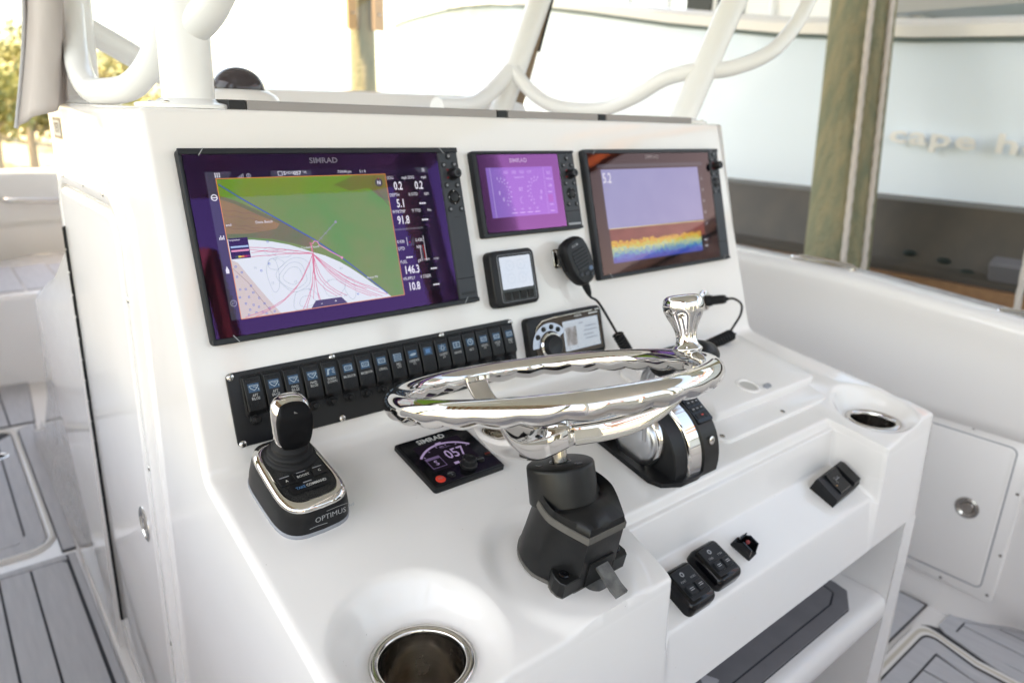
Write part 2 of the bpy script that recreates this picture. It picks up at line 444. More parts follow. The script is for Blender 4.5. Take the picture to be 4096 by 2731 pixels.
# cubby under the band
def cubby():
    b = MB()
    yb, xl, xr = -.10, .30, 1.155
    zt = -.4526
    b.add([(xl, -.4625, zt), (xr, -.4625, zt), (xr, yb, zt), (xl, yb, zt)], [(0, 1, 2, 3)])
    b.add([(xr, -.4625, zt), (xr, -.455, -1.0), (xr, yb, -1.0), (xr, yb, zt)], [(0, 1, 2, 3)])
    b.add([(xl, -.4625, zt), (xl, -.455, -1.0), (xl, yb, -1.0), (xl, yb, zt)], [(0, 1, 2, 3)])
    b.add([(xl, yb, zt), (xr, yb, zt), (xr, yb, -1.0), (xl, yb, -1.0)], [(0, 1, 2, 3)])
    attach(b.done('cubby_wall', GEL2, angle=0))
    b = MB(); b.loft([[(x, y, z) for x in (xr, 1.1565, 1.1715, XR(-.46, z)-.001)] for y, z in ((-.4625, zt), (-.4615, -.6), (-.455, -1.0))], False, False, closed=False)
    attach(b.done('side_frame', GEL2, angle=0))
    b = MB(); b.add([(XL(-.46, zt)+.001, -.4625, zt), (xl, -.4625, zt), (xl, -.455, -1), (XL(-.45, -1)+.001, -.455, -1)], [(0, 1, 2, 3)])
    attach(b.done('lower_panel', GEL2, angle=0))
    # shelf with rounded lip
    prof = [(yb, -.628), (-.435, -.632), (-.450, -.634), (-.4575, -.640), (-.4605, -.650), (-.4605, -.680), (-.456, -.690), (-.445, -.694), (yb, -.694)]
    b = MB(); b.loft([[(x, y, z) for y, z in prof] for x in (xl+.001, xr-.001)], False, False)
    attach(b.done('cubby_shelf', GEL2))
    def pad(z, y0):
        outer = [(xl+.02, y0), (1.045, y0), (1.098, y0+.03), (1.105, y0+.06), (1.105, yb-.01), (xl+.02, yb-.01)]
        b = MB(); b.prism(outer, z, z+.004); o = b.done('shelf_pad', GROOVE, angle=0); attach(o)
        inset = .028
        def ringpoly(d): return [(xl+.02+d, y0+d), (1.045-d*.6, y0+d), (1.098-d, y0+.03+d*.5), (1.105-d, y0+.06+d*.3), (1.105-d, yb-.01-d), (xl+.02+d, yb-.01-d)]
        b = MB(); A, B = ringpoly(0.0005), ringpoly(inset)
        b.loft([[(x, y, z+.004) for x, y in A], [(x, y, z+.0062) for x, y in A], [(x, y, z+.0062) for x, y in B], [(x, y, z+.004) for x, y in B]], False, False)
        attach(b.done('pad_border', EVAD, angle=20))
        b = MB(); b.prism(ringpoly(inset+.004), z+.004, z+.0062); attach(b.done('pad_field', EVAD, angle=20))
        return z+.0062
    zp = pad(-.6315, -.432)
    # light fish motif cut into the pad
    b = MB(); P = [(p.x, p.y) for p in catmull([Vector(q) for q in ((.560, -.385), (.585, -.372), (.612, -.366), (.640, -.372), (.655, -.352), (.668, -.340), (.664, -.362), (.672, -.384), (.652, -.386), (.636, -.395), (.610, -.402), (.588, -.398), (.560, -.385))], 4)][:-1]; b.prism(P, zp+.0002, zp+.0012); attach(b.done('fish_motif', EVA, angle=0))
    b = MB(); b.box((.73, -.27, -.98), (.85, .32, .02)); attach(b.done('cubby_floor', GEL2, angle=0))
    pad(-.9695, -.425)
cubby()
# forward seat block in front of the console
b = MB(); prof = [(.80, .02), (1.08, -.105), (1.30, -.17), (1.56, -.25), (1.585, -.265), (1.59, -.29), (1.57, -.42), (1.62, -.6), (1.85, -.8), (2.30, -.98), (2.30, -1.0), (.80, -1.0)]
cen = (1.2, -.5)
rings = []
for x, k in ((XL(1, -.3)+.0, .93), (XL(1, -.3)+.006, .975), (XL(1, -.3)+.03, .995), (XL(1, -.3)+.06, 1), (1.12, 1), (1.15, .99), (1.17, .96)):
    rings.append([(x+.03*min(0, z+.3)*(1 if x < .5 else 0), cen[0]+(y-cen[0])*k if y > .81 else y, cen[1]+(z-cen[1])*k if z > -.99 else z) for y, z in prof])
b.loft(rings); attach(b.done('forward_seat', GEL, angle=50))
# base flange
b = MB()
path = [(-.455, 0), (.2, 0), (.78, 0), (1.5, .01), (2.35, .035)]
rows = []
for y, dx in path:
    x0 = XL(y, -1)+.002+dx*.6
    rows.append([(x0+.006, y, -.955), (x0, y, -.975), (x0-.006, y, -.986), (x0-.018, y, -.9895), (x0-.023, y, -.993), (x0-.025, y, -1.0)])
b.loft(rows, False, False, closed=False); attach(b.done('base_flange', GEL2, angle=50))
# raised door on the port side
def door():
    def pt(y, z, d): return (XL(y, z)-d, y, z)
    def rr(y0, y1, z0, z1, r, n=8): return [((y0+y1)/2+a, (z0+z1)/2+c) for a, c in rrect(y1-y0, z1-z0, r, n)]
    O = (.200, .735, -.94, .179, .085); 
    def ins(d): return rr(O[0]+d, O[1]-d, O[2]+d, O[3]-d, max(.01, O[4]-d))
    b = MB(); b.loft([[pt(y, z, d) for y, z in ins(i)] for i, d in ((-.003, -.001), (0, .004), (.002, .0085), (.005, .0100), (.029, .0100), (.0305, .0090), (.0315, .003), (.0315, -.001))], False, False)
    fr = b.done('door_frame', GEL, angle=50); attach(fr)
    b = MB(); b.loft([[pt(y, z, d) for y, z in ins(i)] for i, d in ((.0365, .0), (.037, .0065), (.041, .0105), (.05, .0115))], False, True)
    dr = b.done('side_door', GEL, angle=50); attach(dr)
    # black hinge gap and tan seal
    b = MB(); zs_ = [.062-.0452*i for i in range(21)]
    for i in range(20):
        z0, z1 = zs_[i]-.002, zs_[i+1]+.002
        b.loft([[pt(y, z, d) for y, d in ((.6945, .008), (.6955, .0155), (.7025, .0155), (.7035, .008))] for z in (z0, z1)])
    b.loft([[pt(y, z, d) for y, d in ((.6955, .008), (.6965, .0135), (.7015, .0135), (.7025, .008))] for z in (.062, -.842)])
    attach(b.done('hinge', BLKR, angle=0, fix=False))
    b = MB(); b.loft([[pt(y, z, .0012) for y in (.2335, .2365)] for z in (.05, -.3, -.9)], False, False, closed=False)
    attach(b.done('door_seal', TAN, angle=0, fix=False))
    # flush latch
    zc, yc = -.390, .300
    M = Matrix.Translation(pt(yc, zc, .0112)) @ Matrix.Rotation(-pi/2, 4, 'Y')
    b = MB(); b.lathe([(.031, 0), (.031, .0015), (.028, .003), (.025, .003), (.023, .0008), (.010, .0005), (.0098, .003), (.006, .0035)], 36, M=M)
    lt = b.done('latch', CHROME); attach(lt)
    for yy, zz in ((.2165, .02), (.2165, -.25), (.2165, -.58), (.30, .163), (.45, .163), (.63, .163)):
        M = Matrix.Translation(pt(yy, zz, .0098)) @ Matrix.Rotation(-pi/2, 4, 'Y')
        o = MB().lathe([(.0045, 0), (.0045, .0008), (.003, .002)], 10, M=M).done('screw', SCREW); attach(o)
    # small cooler decal near the top corner
    b = MB(); q = [(.652, .262), (.738, .262), (.738, .224), (.652, .224)]
    b.add([pt(y, z, .0006) for y, z in q], [(0, 1, 2, 3)]); dc = b.done('decal', DECALB, angle=0, fix=False); attach(dc)
    b = MB(); q = [(.660, .2565), (.730, .2565), (.730, .2295), (.660, .2295)]
    b.add([pt(y, z, .0009) for y, z in q], [(0, 1, 2, 3)]); o = b.done('decal_face', WHITET, angle=0, fix=False); attach(o)
    M = Matrix.Translation(pt(.695, .2430, .0013)) @ Matrix(((0, 0, -1, 0), (-1, 0, 0, 0), (0, 1, 0, 0), (0, 0, 0, 1)))
    o = text('YETI', .024, DECALB, None, 0, 0, 0, bold=.03, M=M); attach(o)
door()
# storage hatch on the shelf
hm = shelf_m(.905, -.187)
def hatch():
    Mh = hm
    b = MB(); b.stack(.40, .255, .025, [(0, .0), (0, .0035), (.002, .0055), (.004, .006)]); f = b.done('hatch_frame', GEL2, angle=45)
    b2 = MB(); b2.stack(.335, .195, .012, [(.0, .006), (.0, .019), (.002, .0215), (.005, .0225), (.045, .0225)], c=(.004, .018)); d = b2.done('hatch_lid', GEL2, angle=45)
    b3 = MB(); b3.lathe([(.024, .0222), (.024, .0245), (.022, .0255), (.019, .0255), (.017, .0228), (.0165, .0220)], 32, (-.015, -.042, 0)); l = b3.done('latch', GEL2)
    b4 = MB(); b4.stack(.018, .011, .005, [(0, .0222), (0, .0260), (.001, .027)], c=(.022, -.06)); l4 = b4.done('latch_keyhole', GREYP)
    b5 = MB(); b5.lathe([(.0165, .0228), (.0001, .0229)], 24, (-.015, -.042, 0), cap0=False); l5 = b5.done('latch_cup', mat('latch_grey', (.50, .48, .45), .4))
    for o in (f, d, l, l4, l5):
        o.data.transform(Mh); attach(o)
    for x, y in ((-.185, -.112), (0, -.115), (.18, -.112), (.187, .0), (.18, .112), (-.187, .0)):
        o = MB().lathe([(.0048, .006), (.0048, .0068), (.003, .0072), (.0028, .0062)], 12, (x, y, 0)).done('screw', STEEL); o.data.transform(Mh); attach(o)
hatch()
# grey pads along the top edge of the dash
def dash_pads():
    segs = [(.083, .105, CHAR2), (.107, .533, GREYPAD), (.536, .556, CHAR2), (.559, .782, GREYPAD), (.785, .803, CHAR2), (.806, 1.075, GREYPAD)]
    for x0, x1, m in segs:
        prof = [(.098, .2885), (.0985, .2985), (.101, .3005), (.16, .3005), (.163, .2885)]
        b = MB(); b.loft([[(x, y, z) for y, z in prof] for x in (x0, x1)]); attach(b.done('dash_pad', m, angle=30))
dash_pads()

# ------------------------------------------------------------------ displays on the dash
SLATE = emis('px_slate', (.045, .055, .07)); NAVY = emis('px_navy', (.006, .008, .014)); PXW = emis('px_white', (.85, .87, .9), 1.0)
PXG = emis('px_grey', (.30, .32, .35)); PXO = emis('px_orange', (.85, .30, .06)); PXB = emis('px_blue', (.02, .10, .38)); PXR = emis('px_track_red', (.75, .20, .24))
PXP = emis('px_pink', (.80, .33, .45)); PXC = emis('px_contour', (.33, .46, .46)); PXK = emis('px_black', (.004, .004, .006)); PXBR = emis('px_brown_line', (.16, .08, .02))
PXSQ = emis('px_buoy_blue', (.10, .22, .55)); PXRED = emis('px_red', (.7, .03, .03))
def emis_noise(name, c1, c2, scale, amt, s=1.0, stretch=(1, 1, 1), c3=None):
    m = emis(name, c1, s); nt = m.node_tree; b = nt.nodes['Principled BSDF']
    tc = nt.nodes.new('ShaderNodeTexCoord'); mp = nt.nodes.new('ShaderNodeMapping'); mp.inputs['Scale'].default_value = stretch
    nz = nt.nodes.new('ShaderNodeTexNoise'); nz.inputs['Scale'].default_value = scale; nz.inputs['Detail'].default_value = 5
    cr = nt.nodes.new('ShaderNodeValToRGB'); e = cr.color_ramp.elements; e[0].position = .5-amt; e[1].position = .5+amt
    c1, c2 = [(c[0]*.86, c[1], c[2]*1.33) for c in (c1, c2)]
    e[0].color = tuple(c1)+(1,); e[1].color = tuple(c2)+(1,)
    if c3: k = e.new(.5); k.color = tuple(c3)+(1,)
    nt.links.new(tc.outputs['Object'], mp.inputs[0]); nt.links.new(mp.outputs[0], nz.inputs[0]); nt.links.new(nz.outputs[0], cr.inputs[0]); nt.links.new(cr.outputs[0], b.inputs['Emission Color'])
    return m
LAND = emis_noise('px_land', (.085, .31, .014), (.22, .28, .03), 14, .22)
OCH = emis_noise('px_ochre', (.36, .22, .035), (.24, .19, .03), 22, .25)
OCHG = emis_noise('px_olive', (.20, .17, .03), (.10, .19, .02), 26, .2)
SEA = emis_noise('px_sea', (.72, .82, .80), (.80, .88, .86), 20, .3)
BEIGE = emis('px_beige', (.66, .60, .50))

def big_display(M, label, tint, w, h, gw0, gw1, gh0, gh1, kk=1.0):
    t = thing('chart_display', label, 'marine display', M, 'marine displays on the dash')
    b = MB(); b.stack(w, h, .006, [(0, 0), (0, .009), (.0012, .0112), (.003, .012)], c=(w/2, h/2), n=3, cap1=False)
    gx, gy = (gw0+gw1)/2, (gh0+gh1)/2
    b.frame(w-.006, h-.006, .003, gw1-gw0, gh1-gh0, .002, .010, .012, c=(w/2, h/2), ci=(gx, gy), n=3)
    b.done('housing', CHAR2, t, angle=30)
    MB().rect(gw0, gh0, gw1, gh1, .0104).done('screen_backing', PXK, t, angle=0)
    MB().rect(gw0+.0004, gh0+.0004, gw1-.0004, gh1-.0004, .0119).done('glass', glass('coated_glass_'+label.split()[0], tint, kk), t, angle=0)
    # raised bars top and bottom
    for y0, y1 in ((h-.0085, h-.001), (.001, .0078)):
        MB().stack(w-.001, y1-y0, .001, [(0, .0115), (0, .0132), (.0007, .0138)], c=(w/2, (y0+y1)/2), n=2).done('trim_bar', CHAR2, t, angle=30)
    # slanted white seam marks
    for x, y, s in ((.028, h-.0055, .5), (gw1+.008, h-.0055, -.55), (.03, .0055, -.5), (gw1+.012, .0055, .55)):
        MB().strip([(x-.0035*s*2, y-.0048), (x+.0035*s*2, y+.0048)], .0011, .01395).done('seam_mark', GREYT, t, angle=0)
    return t
def keys(t, layout, kn, wh, sc, panel, z=.0123):
    x0, x1, y0, y1 = panel
    MB().stack(x1-x0, y1-y0, .002, [(0, .0108), (0, z), (.0006, z+.0006)], c=((x0+x1)/2, (y0+y1)/2), n=3).done('key_panel', CHAR, t, angle=30)
    for i, (x, y, r) in enumerate(layout):
        MB().lathe([(r, z), (r, z+.0016), (r*.85, z+.0023), (.0002, z+.0024)], 18, (x, y, 0), cap1=False).done('key', CHAR2, t)
        MB().ring(x, y, r*.2, r*.42, z+.0028, 10).done('key_symbol', GREYT, t, angle=0)
    x, y = kn
    k = MB().lathe([(.0098*sc, z), (.0098*sc, z+.003), (.0085*sc, z+.0035), (.0080*sc, z+.0155), (.0070*sc, z+.0168), (.0035*sc, z+.0165), (.0002, z+.0160)], 28, (x, y, 0), cap1=False).done('rotary_knob', BLK, t)
    MB().ring(x, y, .0042*sc, .0066*sc, z+.0170, 20).done('knob_ring', CHAR, k, angle=0)
    for a in (2.5, 3.6): MB().strip([(x+.0101*sc*cos(a), y+.0101*sc*sin(a)), (x+.0135*sc*cos(a), y+.0135*sc*sin(a))], .0008, z+.0032).done('red_tick', PXRED, t, angle=0)
    x, y = wh
    o = MB().lathe([(.0118*sc, z), (.0118*sc, z+.0012), (.0105*sc, z+.002), (.0085*sc, z+.001), (.0078*sc, z+.0008), (.0075*sc, z+.0022), (.003, z+.003), (.0002, z+.003)], 28, (x, y, 0), cap1=False).done('cursor_pad', BLK, t)
    for a in range(4):
        MB().disc(x+.0098*sc*cos(a*pi/2), y+.0098*sc*sin(a*pi/2), .0011*sc, z+.0022, 8).done('pad_mark', GREYT, o, angle=0)

W1, H1 = .4207, .2481
d1 = big_display(dash_m(0, 0, .0005), 'violet tinted chart display showing a green coast map, largest in view on the dash left', (.62, .25, 1.0), W1, H1, .0053, .3815, .008, .2412)
keys(d1, [(.4009, .2335, .0052), (.3900, .2200, .0046), (.4100, .2203, .0046), (.3904, .1883, .0044), (.4103, .1880, .0044), (.3905, .1508, .0046), (.4113, .1505, .0046)], (.4040, .2050), (.4008, .1695), 1.0, (.3835, .4185, .0085, .2395))
MB().rect(.3836, .0405, .4184, .0412, .01305).done('panel_seam', PXK, d1, angle=0)
MB().stack(.028, .0045, .001, [(0, .0129), (.0004, .0133)], c=(.401, .0165), n=2).done('card_slot', CHAR2, d1)
for i in range(3): MB().disc(.397+.004*i, .138, .0006, .0131, 8).done('status_dot', PXK, d1, angle=0)
def chart():
    Z = .0106
    P = d1
    text('SIMRAD', .0105, GREYT, P, .1916, .2300, Z+.0004, bold=.018, sx=1.16)
    scr = MB().rect(.0288, .0292, .3612, .2179, Z).done('lcd', NAVY, P, angle=0)
    T = scr
    def pl(pts, m, dz, name): return MB().poly(pts, Z+dz).done(name, m, T, angle=0)
    pl([(.0288, .2179), (.0625, .2179), (.0570, .2078), (.0417, .2078), (.0417, .0295), (.0288, .0292)], SLATE, .0001, 'side_menu')
    pl([(.1135, .2178), (.1705, .2178), (.1705, .2098), (.1135, .2098)], SLATE, .0001, 'heading_box')
    pl([(.3375, .2178), (.3612, .2178), (.3612, .2095), (.3440, .2095)], SLATE, .0001, 'menu_tab')
    pl([(.0417, .0295), (.2846, .0295), (.2846, .2088), (.0417, .2088)], LAND, .0001, 'map_land')
    pl([(.0417, .188), (.06, .181), (.09, .165), (.120, .148), (.140, .1345), (.155, .123), (.150, .112), (.13, .119), (.1, .128), (.07, .132), (.0417, .133)], OCHG, .00015, 'map_marsh')
    pl([(.0417, .183), (.06, .176), (.09, .159), (.1136, .1472), (.108, .1412), (.0992, .1399), (.07, .1372), (.0417, .1391)], OCH, .0002, 'map_hills')
    pl([(.20, .196), (.235, .2085), (.2846, .2088), (.2846, .168), (.27, .176), (.255, .190), (.225, .187)], OCHG, .00015, 'map_marsh')
    coast = [(.0417, .130), (.058, .1300), (.075, .129), (.1, .1243), (.1221, .1183), (.14, .111), (.1515, .106), (.17, .0992), (.19, .0885), (.205, .078), (.222, .0645), (.24, .0485), (.2573, .0346), (.2625, .0295)]
    pl(coast+[(.0417, .0295)], SEA, .00025, 'map_sea')
    pl([(.0418, .1060), (.0500, .101), (.0620, .080), (.0780, .054), (.0940, .0295), (.0418, .0295)], BEIGE, .0003, 'map_sand')
    L = MB()
    L.strip([(.0432, .202), (.07, .182), (.1577, .1227)], .0016, Z+.0005); L.strip([(.1577, .1227), (.1943, .0938), (.215, .075), (.235, .056), (.2573, .0346)], .0015, Z+.0005)
    L.done('fairway_line', PXB, T, angle=0)
    R_ = random.Random(3); Tk = MB(); c0 = (.1525, .1035)
    for ex, ey, bend in ((.0678, .1195, .002), (.0678, .1165, -.001), (.069, .1125, .004), (.0678, .107, .001), (.0467, .0303, -.018), (.0600, .0297, -.015), (.1255, .0297, -.006), (.1300, .0297, -.004), (.1420, .0420, -.002), (.1500, .0297, .001), (.1530, .0297, .003), (.1772, .0414, .014), (.1850, .0405, .012), (.1930, .0400, .012), (.2307, .0341, .010), (.2395, .0325, .009), (.2480, .0315, .008), (.2560, .0335, .007), (.2440, .0420, .006), (.2250, .0460, .008)):
        pts = []
        for i in range(15):
            u = i/14; bx, by = (ey-c0[1]), -(ex-c0[0]); l = hypot(bx, by)
            k = sin(pi*u)*bend+R_.uniform(-.0005, .0005)
            y = c0[1]+(ey-c0[1])*u+by/l*k
            pts.append((c0[0]+(ex-c0[0])*u+bx/l*k, y))
        Tk.strip(pts, .00075, Z+.0006)
    Tk.strip([(.151, .119), (.152, .113), (.1515, .106)], .0012, Z+.0006); Tk.strip([(.153, .119), (.1528, .110), (.1535, .102), (.1525, .091)], .0009, Z+.0006)
    Tk.done('track_lines', PXR, T, angle=0)
    C = MB()
    for cx, cy, rx, ry in ((.1200, .0765, .0135, .0110), (.1205, .0765, .0190, .0170), (.1230, .0775, .0240, .0220), (.0980, .0950, .0110, .0070), (.0950, .1120, .0090, .0050), (.0930, .0800, .0080, .0230), (.1330, .0400, .0110, .0080), (.1320, .0410, .0190, .0170), (.1750, .0530, .0160, .0110), (.2000, .0500, .0080, .0150), (.1110, .1080, .014, .006)):
        C.strip([(cx+rx*cos(a)*(1+.12*sin(3*a+cx*400)), max(.0302, cy+ry*sin(a)*(1+.1*cos(2*a+cy*300)))) for a in [2*pi*i/28 for i in range(29)]], .00045, Z+.0004)
    C.done('depth_contours', PXC, T, angle=0)
    K = MB()
    for yy, dx in ((.170, 0), (.163, .004), (.152, .002), (.1475, 0)):
        K.strip([(.0422+i*.0055, yy-.0020*i*.55+.0012*sin(i*1.9+yy*900)) for i in range(9)], .0004, Z+.0005)
    K.strip([(.0422, .0945), (.058, .075), (.07, .053), (.083, .0297)], .0004, Z+.0005)
    K.strip([(.268, .2085), (.262, .1960), (.266, .186), (.275, .174), (.2846, .162)], .0009, Z+.0005)
    K.done('relief_lines', PXBR, T, angle=0)
    S = MB()
    for i, (x, y) in enumerate([(.046, .0965), (.0525, .0885), (.0455, .0835), (.0465, .067), (.0445, .057), (.0535, .0665), (.0610, .0700), (.0560, .0560), (.0505, .0480), (.0625, .0610), (.0690, .0530), (.0600, .0450), (.0545, .0395), (.0665, .0415), (.0745, .0450), (.0800, .0380), (.0705, .0345), (.0620, .0345), (.0520, .0330), (.0750, .0320), (.0860, .0330), (.0900, .0960), (.078, .0880), (.2100, .0400), (.0930, .1250)]):
        S.frame(.0026, .0026, .0002, .0014, .0014, .0001, Z+.0003, Z+.00045, c=(x, y), ci=(x, y), n=1, bev=.0001)
    S.done('buoy_marks', PXSQ, T, angle=0)
    for s, x, y in (('16', .0705, .0925), ('15', .0900, .0700), ('17', .1210, .0680), ('24', .1395, .0555), ('21', .1690, .0640), ('12', .0985, .1010), ('60', .1905, .0790), ('24', .1895, .0405)):
        text(s, .0046, PXC, T, x, y, Z+.0007)
    text('Davis Beach', .0050, PXW, T, .0930, .1510, Z+.0007, sx=.95); text('and', .0050, PXW, T, .0465, .1500, Z+.0007); text('Crooked I Sound', .0042, PXW, T, .1500, .1125, Z+.0008, sx=.9); text('Mexico Mill', .0042, PXW, T, .2370, .0610, Z+.0008, sx=.9)
    B = MB()
    B.strip([(.162, .1185), (.1930, .1435)], .0008, Z+.0007)
    for u in (.2, .45, .7): B.strip([(.162+.031*u-.0018, .1185+.025*u+.002), (.162+.031*u+.0018, .1185+.025*u-.002)], .0006, Z+.0007)
    B.disc(.1939, .1442, .0019, Z+.0007); B.done('heading_line', PXG, T, angle=0)
    B = MB(); B.strip([(.1540, .1165), (.158, .1205), (.162, .1190), (.164, .1140), (.170, .1100), (.1790, .1035), (.1935, .0945)], .0013, Z+.0008); B.disc(.1943, .0938, .0019, Z+.0008); B.done('course_line', PXP, T, angle=0)
    # legend
    MB().rect(.0425, .1062, .0676, .1330, Z+.0007).done('legend_box', NAVY, T, angle=0)
    text('Precipitation', .0034, PXW, T, .0495, .1305, Z+.0009, sx=.9)
    for y, m in ((.1215, emis('px_snow', (.35, .55, .75))), (.1165, PXP)): MB().rect(.0440, y-.0012, .0668, y+.0012, Z+.0009).done('legend_bar', m, T, angle=0)
    for i, c in enumerate(((.02, .02, .02), (.02, .10, .03), (.75, .6, .02), (.75, .25, .02), (.45, .03, .03), (.22, .02, .10))):
        MB().rect(.0440+.0038*i, .1075, .0478+.0038*i, .1100, Z+.0009).done('legend_bar', emis('px_rain%d' % i, c), T, angle=0)
    # frame
    f = MB(); f.frame(.2445, .1808, .0004, .2429, .1792, .0003, Z+.0006, Z+.0009, c=(.1631, .1190), ci=(.1631, .1190), n=1, bev=.0001); f.done('map_border', PXO, T, angle=0)
    pl([(.1370, .0296), (.1450, .0392), (.1835, .0392), (.1915, .0296)], SLATE, .0010, 'zoom_bar'); text('-', .009, PXW, T, .1530, .0345, Z+.0012); text('+', .007, PXW, T, .1740, .0345, Z+.0012)
    MB().disc(.2722, .1970, .0062, Z+.0010, 24).done('compass_badge', SLATE, T, angle=0); text('N', .0075, PXW, T, .2722, .1965, Z+.0012, bold=.03); MB().poly([(.2710, .2018), (.2734, .2018), (.2722, .2036)], Z+.0012).done('north_mark', PXRED, T, angle=0)
    # top bar
    for i in range(3):
        for j in range(3): MB().rect(.0405+.0026*i, .2105+.0022*j, .0421+.0026*i, .2119+.0022*j, Z+.0004).done('menu_dot', PXW, T, angle=0)
    for i in range(4): MB().rect(.0690+.0022*i, .2095, .0703+.0022*i, .2108+.0014*i, Z+.0004).done('signal_bar', PXG, T, angle=0)
    MB().ring(.0835, .2120, .0020, .0031, Z+.0004).done('status_icon', PXG, T, angle=0); MB().rect(.0828, .2105, .0842, .2135, Z+.0004).done('status_icon', PXG, T, angle=0)
    MB().frame(.0062, .0058, .0003, .0050, .0046, .0002, Z+.0003, Z+.0005, c=(.1262, .2138), ci=(.1262, .2138), n=1, bev=.0001).done('status_icon', PXW, T, angle=0)
    text('S', .0068, PXW, T, .1322, .2137, Z+.0005, bold=.02); text('HDG', .0050, PXW, T, .1398, .2142, Z+.0005); text('057', .0072, PXW, T, .1502, .2135, Z+.0005, bold=.02); text('°M', .0048, PXW, T, .1605, .2142, Z+.0005)
    text('7:04:44 pm', .0058, PXW, T, .2205, .2140, Z+.0005, sx=.82); text('5.1 ft', .0058, PXW, T, .2490, .2138, Z+.0005, sx=.85)
    for i in range(3): MB().rect(.3500, .2115+.0019*i, .3545, .2123+.0019*i, Z+.0004).done('menu_dot', PXW, T, angle=0)
    # left icons
    MB().ring(.0352, .1855, .0030, .0042, Z+.0004).done('menu_icon', PXW, T, angle=0); MB().rect(.0318, .1848, .0386, .1860, Z+.0004).done('menu_icon', PXW, T, angle=0)
    for i in range(4): MB().rect(.0320+.0018*i, .1320, .0331+.0018*i, .1350+.0012*((i*2) % 4), Z+.0004).done('menu_icon', PXW, T, angle=0)
    MB().poly([(.0330, .0890), (.0370, .0890), (.0372, .0930), (.0350, .0985), (.0328, .0930)], Z+.0004).done('menu_icon', PXW, T, angle=0)
    MB().ring(.0352, .0505, .0033, .0043, Z+.0004).done('menu_icon', PXG, T, angle=0); MB().strip([(.0332, .0490), (.0345, .0520), (.0352, .0495), (.0362, .0520), (.0372, .0505)], .0008, Z+.0004).done('menu_icon', PXG, T, angle=0)
    # right data panel
    def lab(s, x, y, sz=.0068, al='LEFT'): text(s, sz, PXW, T, x, y, Z+.0004, sx=.80, align=al)
    def val(s, x, y): text(s, .0170, PXW, T, x, y, Z+.0004, bold=.018, sx=.72)
    lab('SOG', .2870, .2030); lab('mph SOG', .3230, .2028, al='CENTER'); lab('mph', .3560, .2028, al='RIGHT'); val('0.2', .3040, .1905); val('0.2', .3405, .1903)
    lab('DEPTH', .2870, .1775); lab('ft DTD', .3280, .1775, al='CENTER'); lab('NM', .3560, .1770, al='RIGHT'); val('5.1', .3040, .1645); val('---', .3420, .1645)
    lab('WTRTMP', .2870, .1525); lab('°F TTD', .3285, .1525, al='CENTER'); lab('hrs', .3560, .1525, al='RIGHT'); val('91.8', .3040, .1395); val('---', .3420, .1395)
    text('Farmdale, East Bay, Farmdale, East Bay', .0040, PXG, T, .2865, .1265, Z+.0004, sx=.8, align='LEFT')
    lab('0.43ft', .2870, .1080, .0070); lab('0.43ft', .3190, .1080, .0070); lab('DTD', .2870, .0975); lab('NM', .3190, .0975); val('---', .3040, .0850)
    g = MB(); g.poly([(.3045, .1020), (.3090, .1025), (.3150, .1130), (.3165, .1130), (.3165, .1010), (.3045, .1010)], Z+.0004); g.poly([(.3260, .0990), (.3300, .0990), (.3300, .0760), (.3260, .0760)], Z+.0004); g.done('tide_graph', SLATE, T, angle=0)
    g = MB(); g.strip([(.3042, .1010), (.3042, .1140)], .0007, Z+.0005); g.strip([(.3335, .1140), (.3335, .0760)], .0007, Z+.0005); g.strip([(.3255, .0990), (.3255, .0760)], .0007, Z+.0005); g.done('graph_axis', PXW, T, angle=0)
    g = MB(); g.strip([(.3305, .1000), (.3320, .0770)], .0008, Z+.0005); g.disc(.3085, .1060, .0010, Z+.0006, 8); g.done('graph_mark', PXRED, T, angle=0)
    lab('FUEL', .2870, .0775); lab('gal', .3180, .0775); lab('ECOGPS', .3260, .0775, .0045); lab('nm/gal', .3560, .0775, .0045, 'RIGHT'); val('146.3', .3050, .0645); val('---', .3440, .0640)
    lab('VSUPPLY', .2870, .0520); lab('V STEER', .3270, .0520, al='CENTER'); val('10.8', .3045, .0392); val('---', .3440, .0390)
chart()

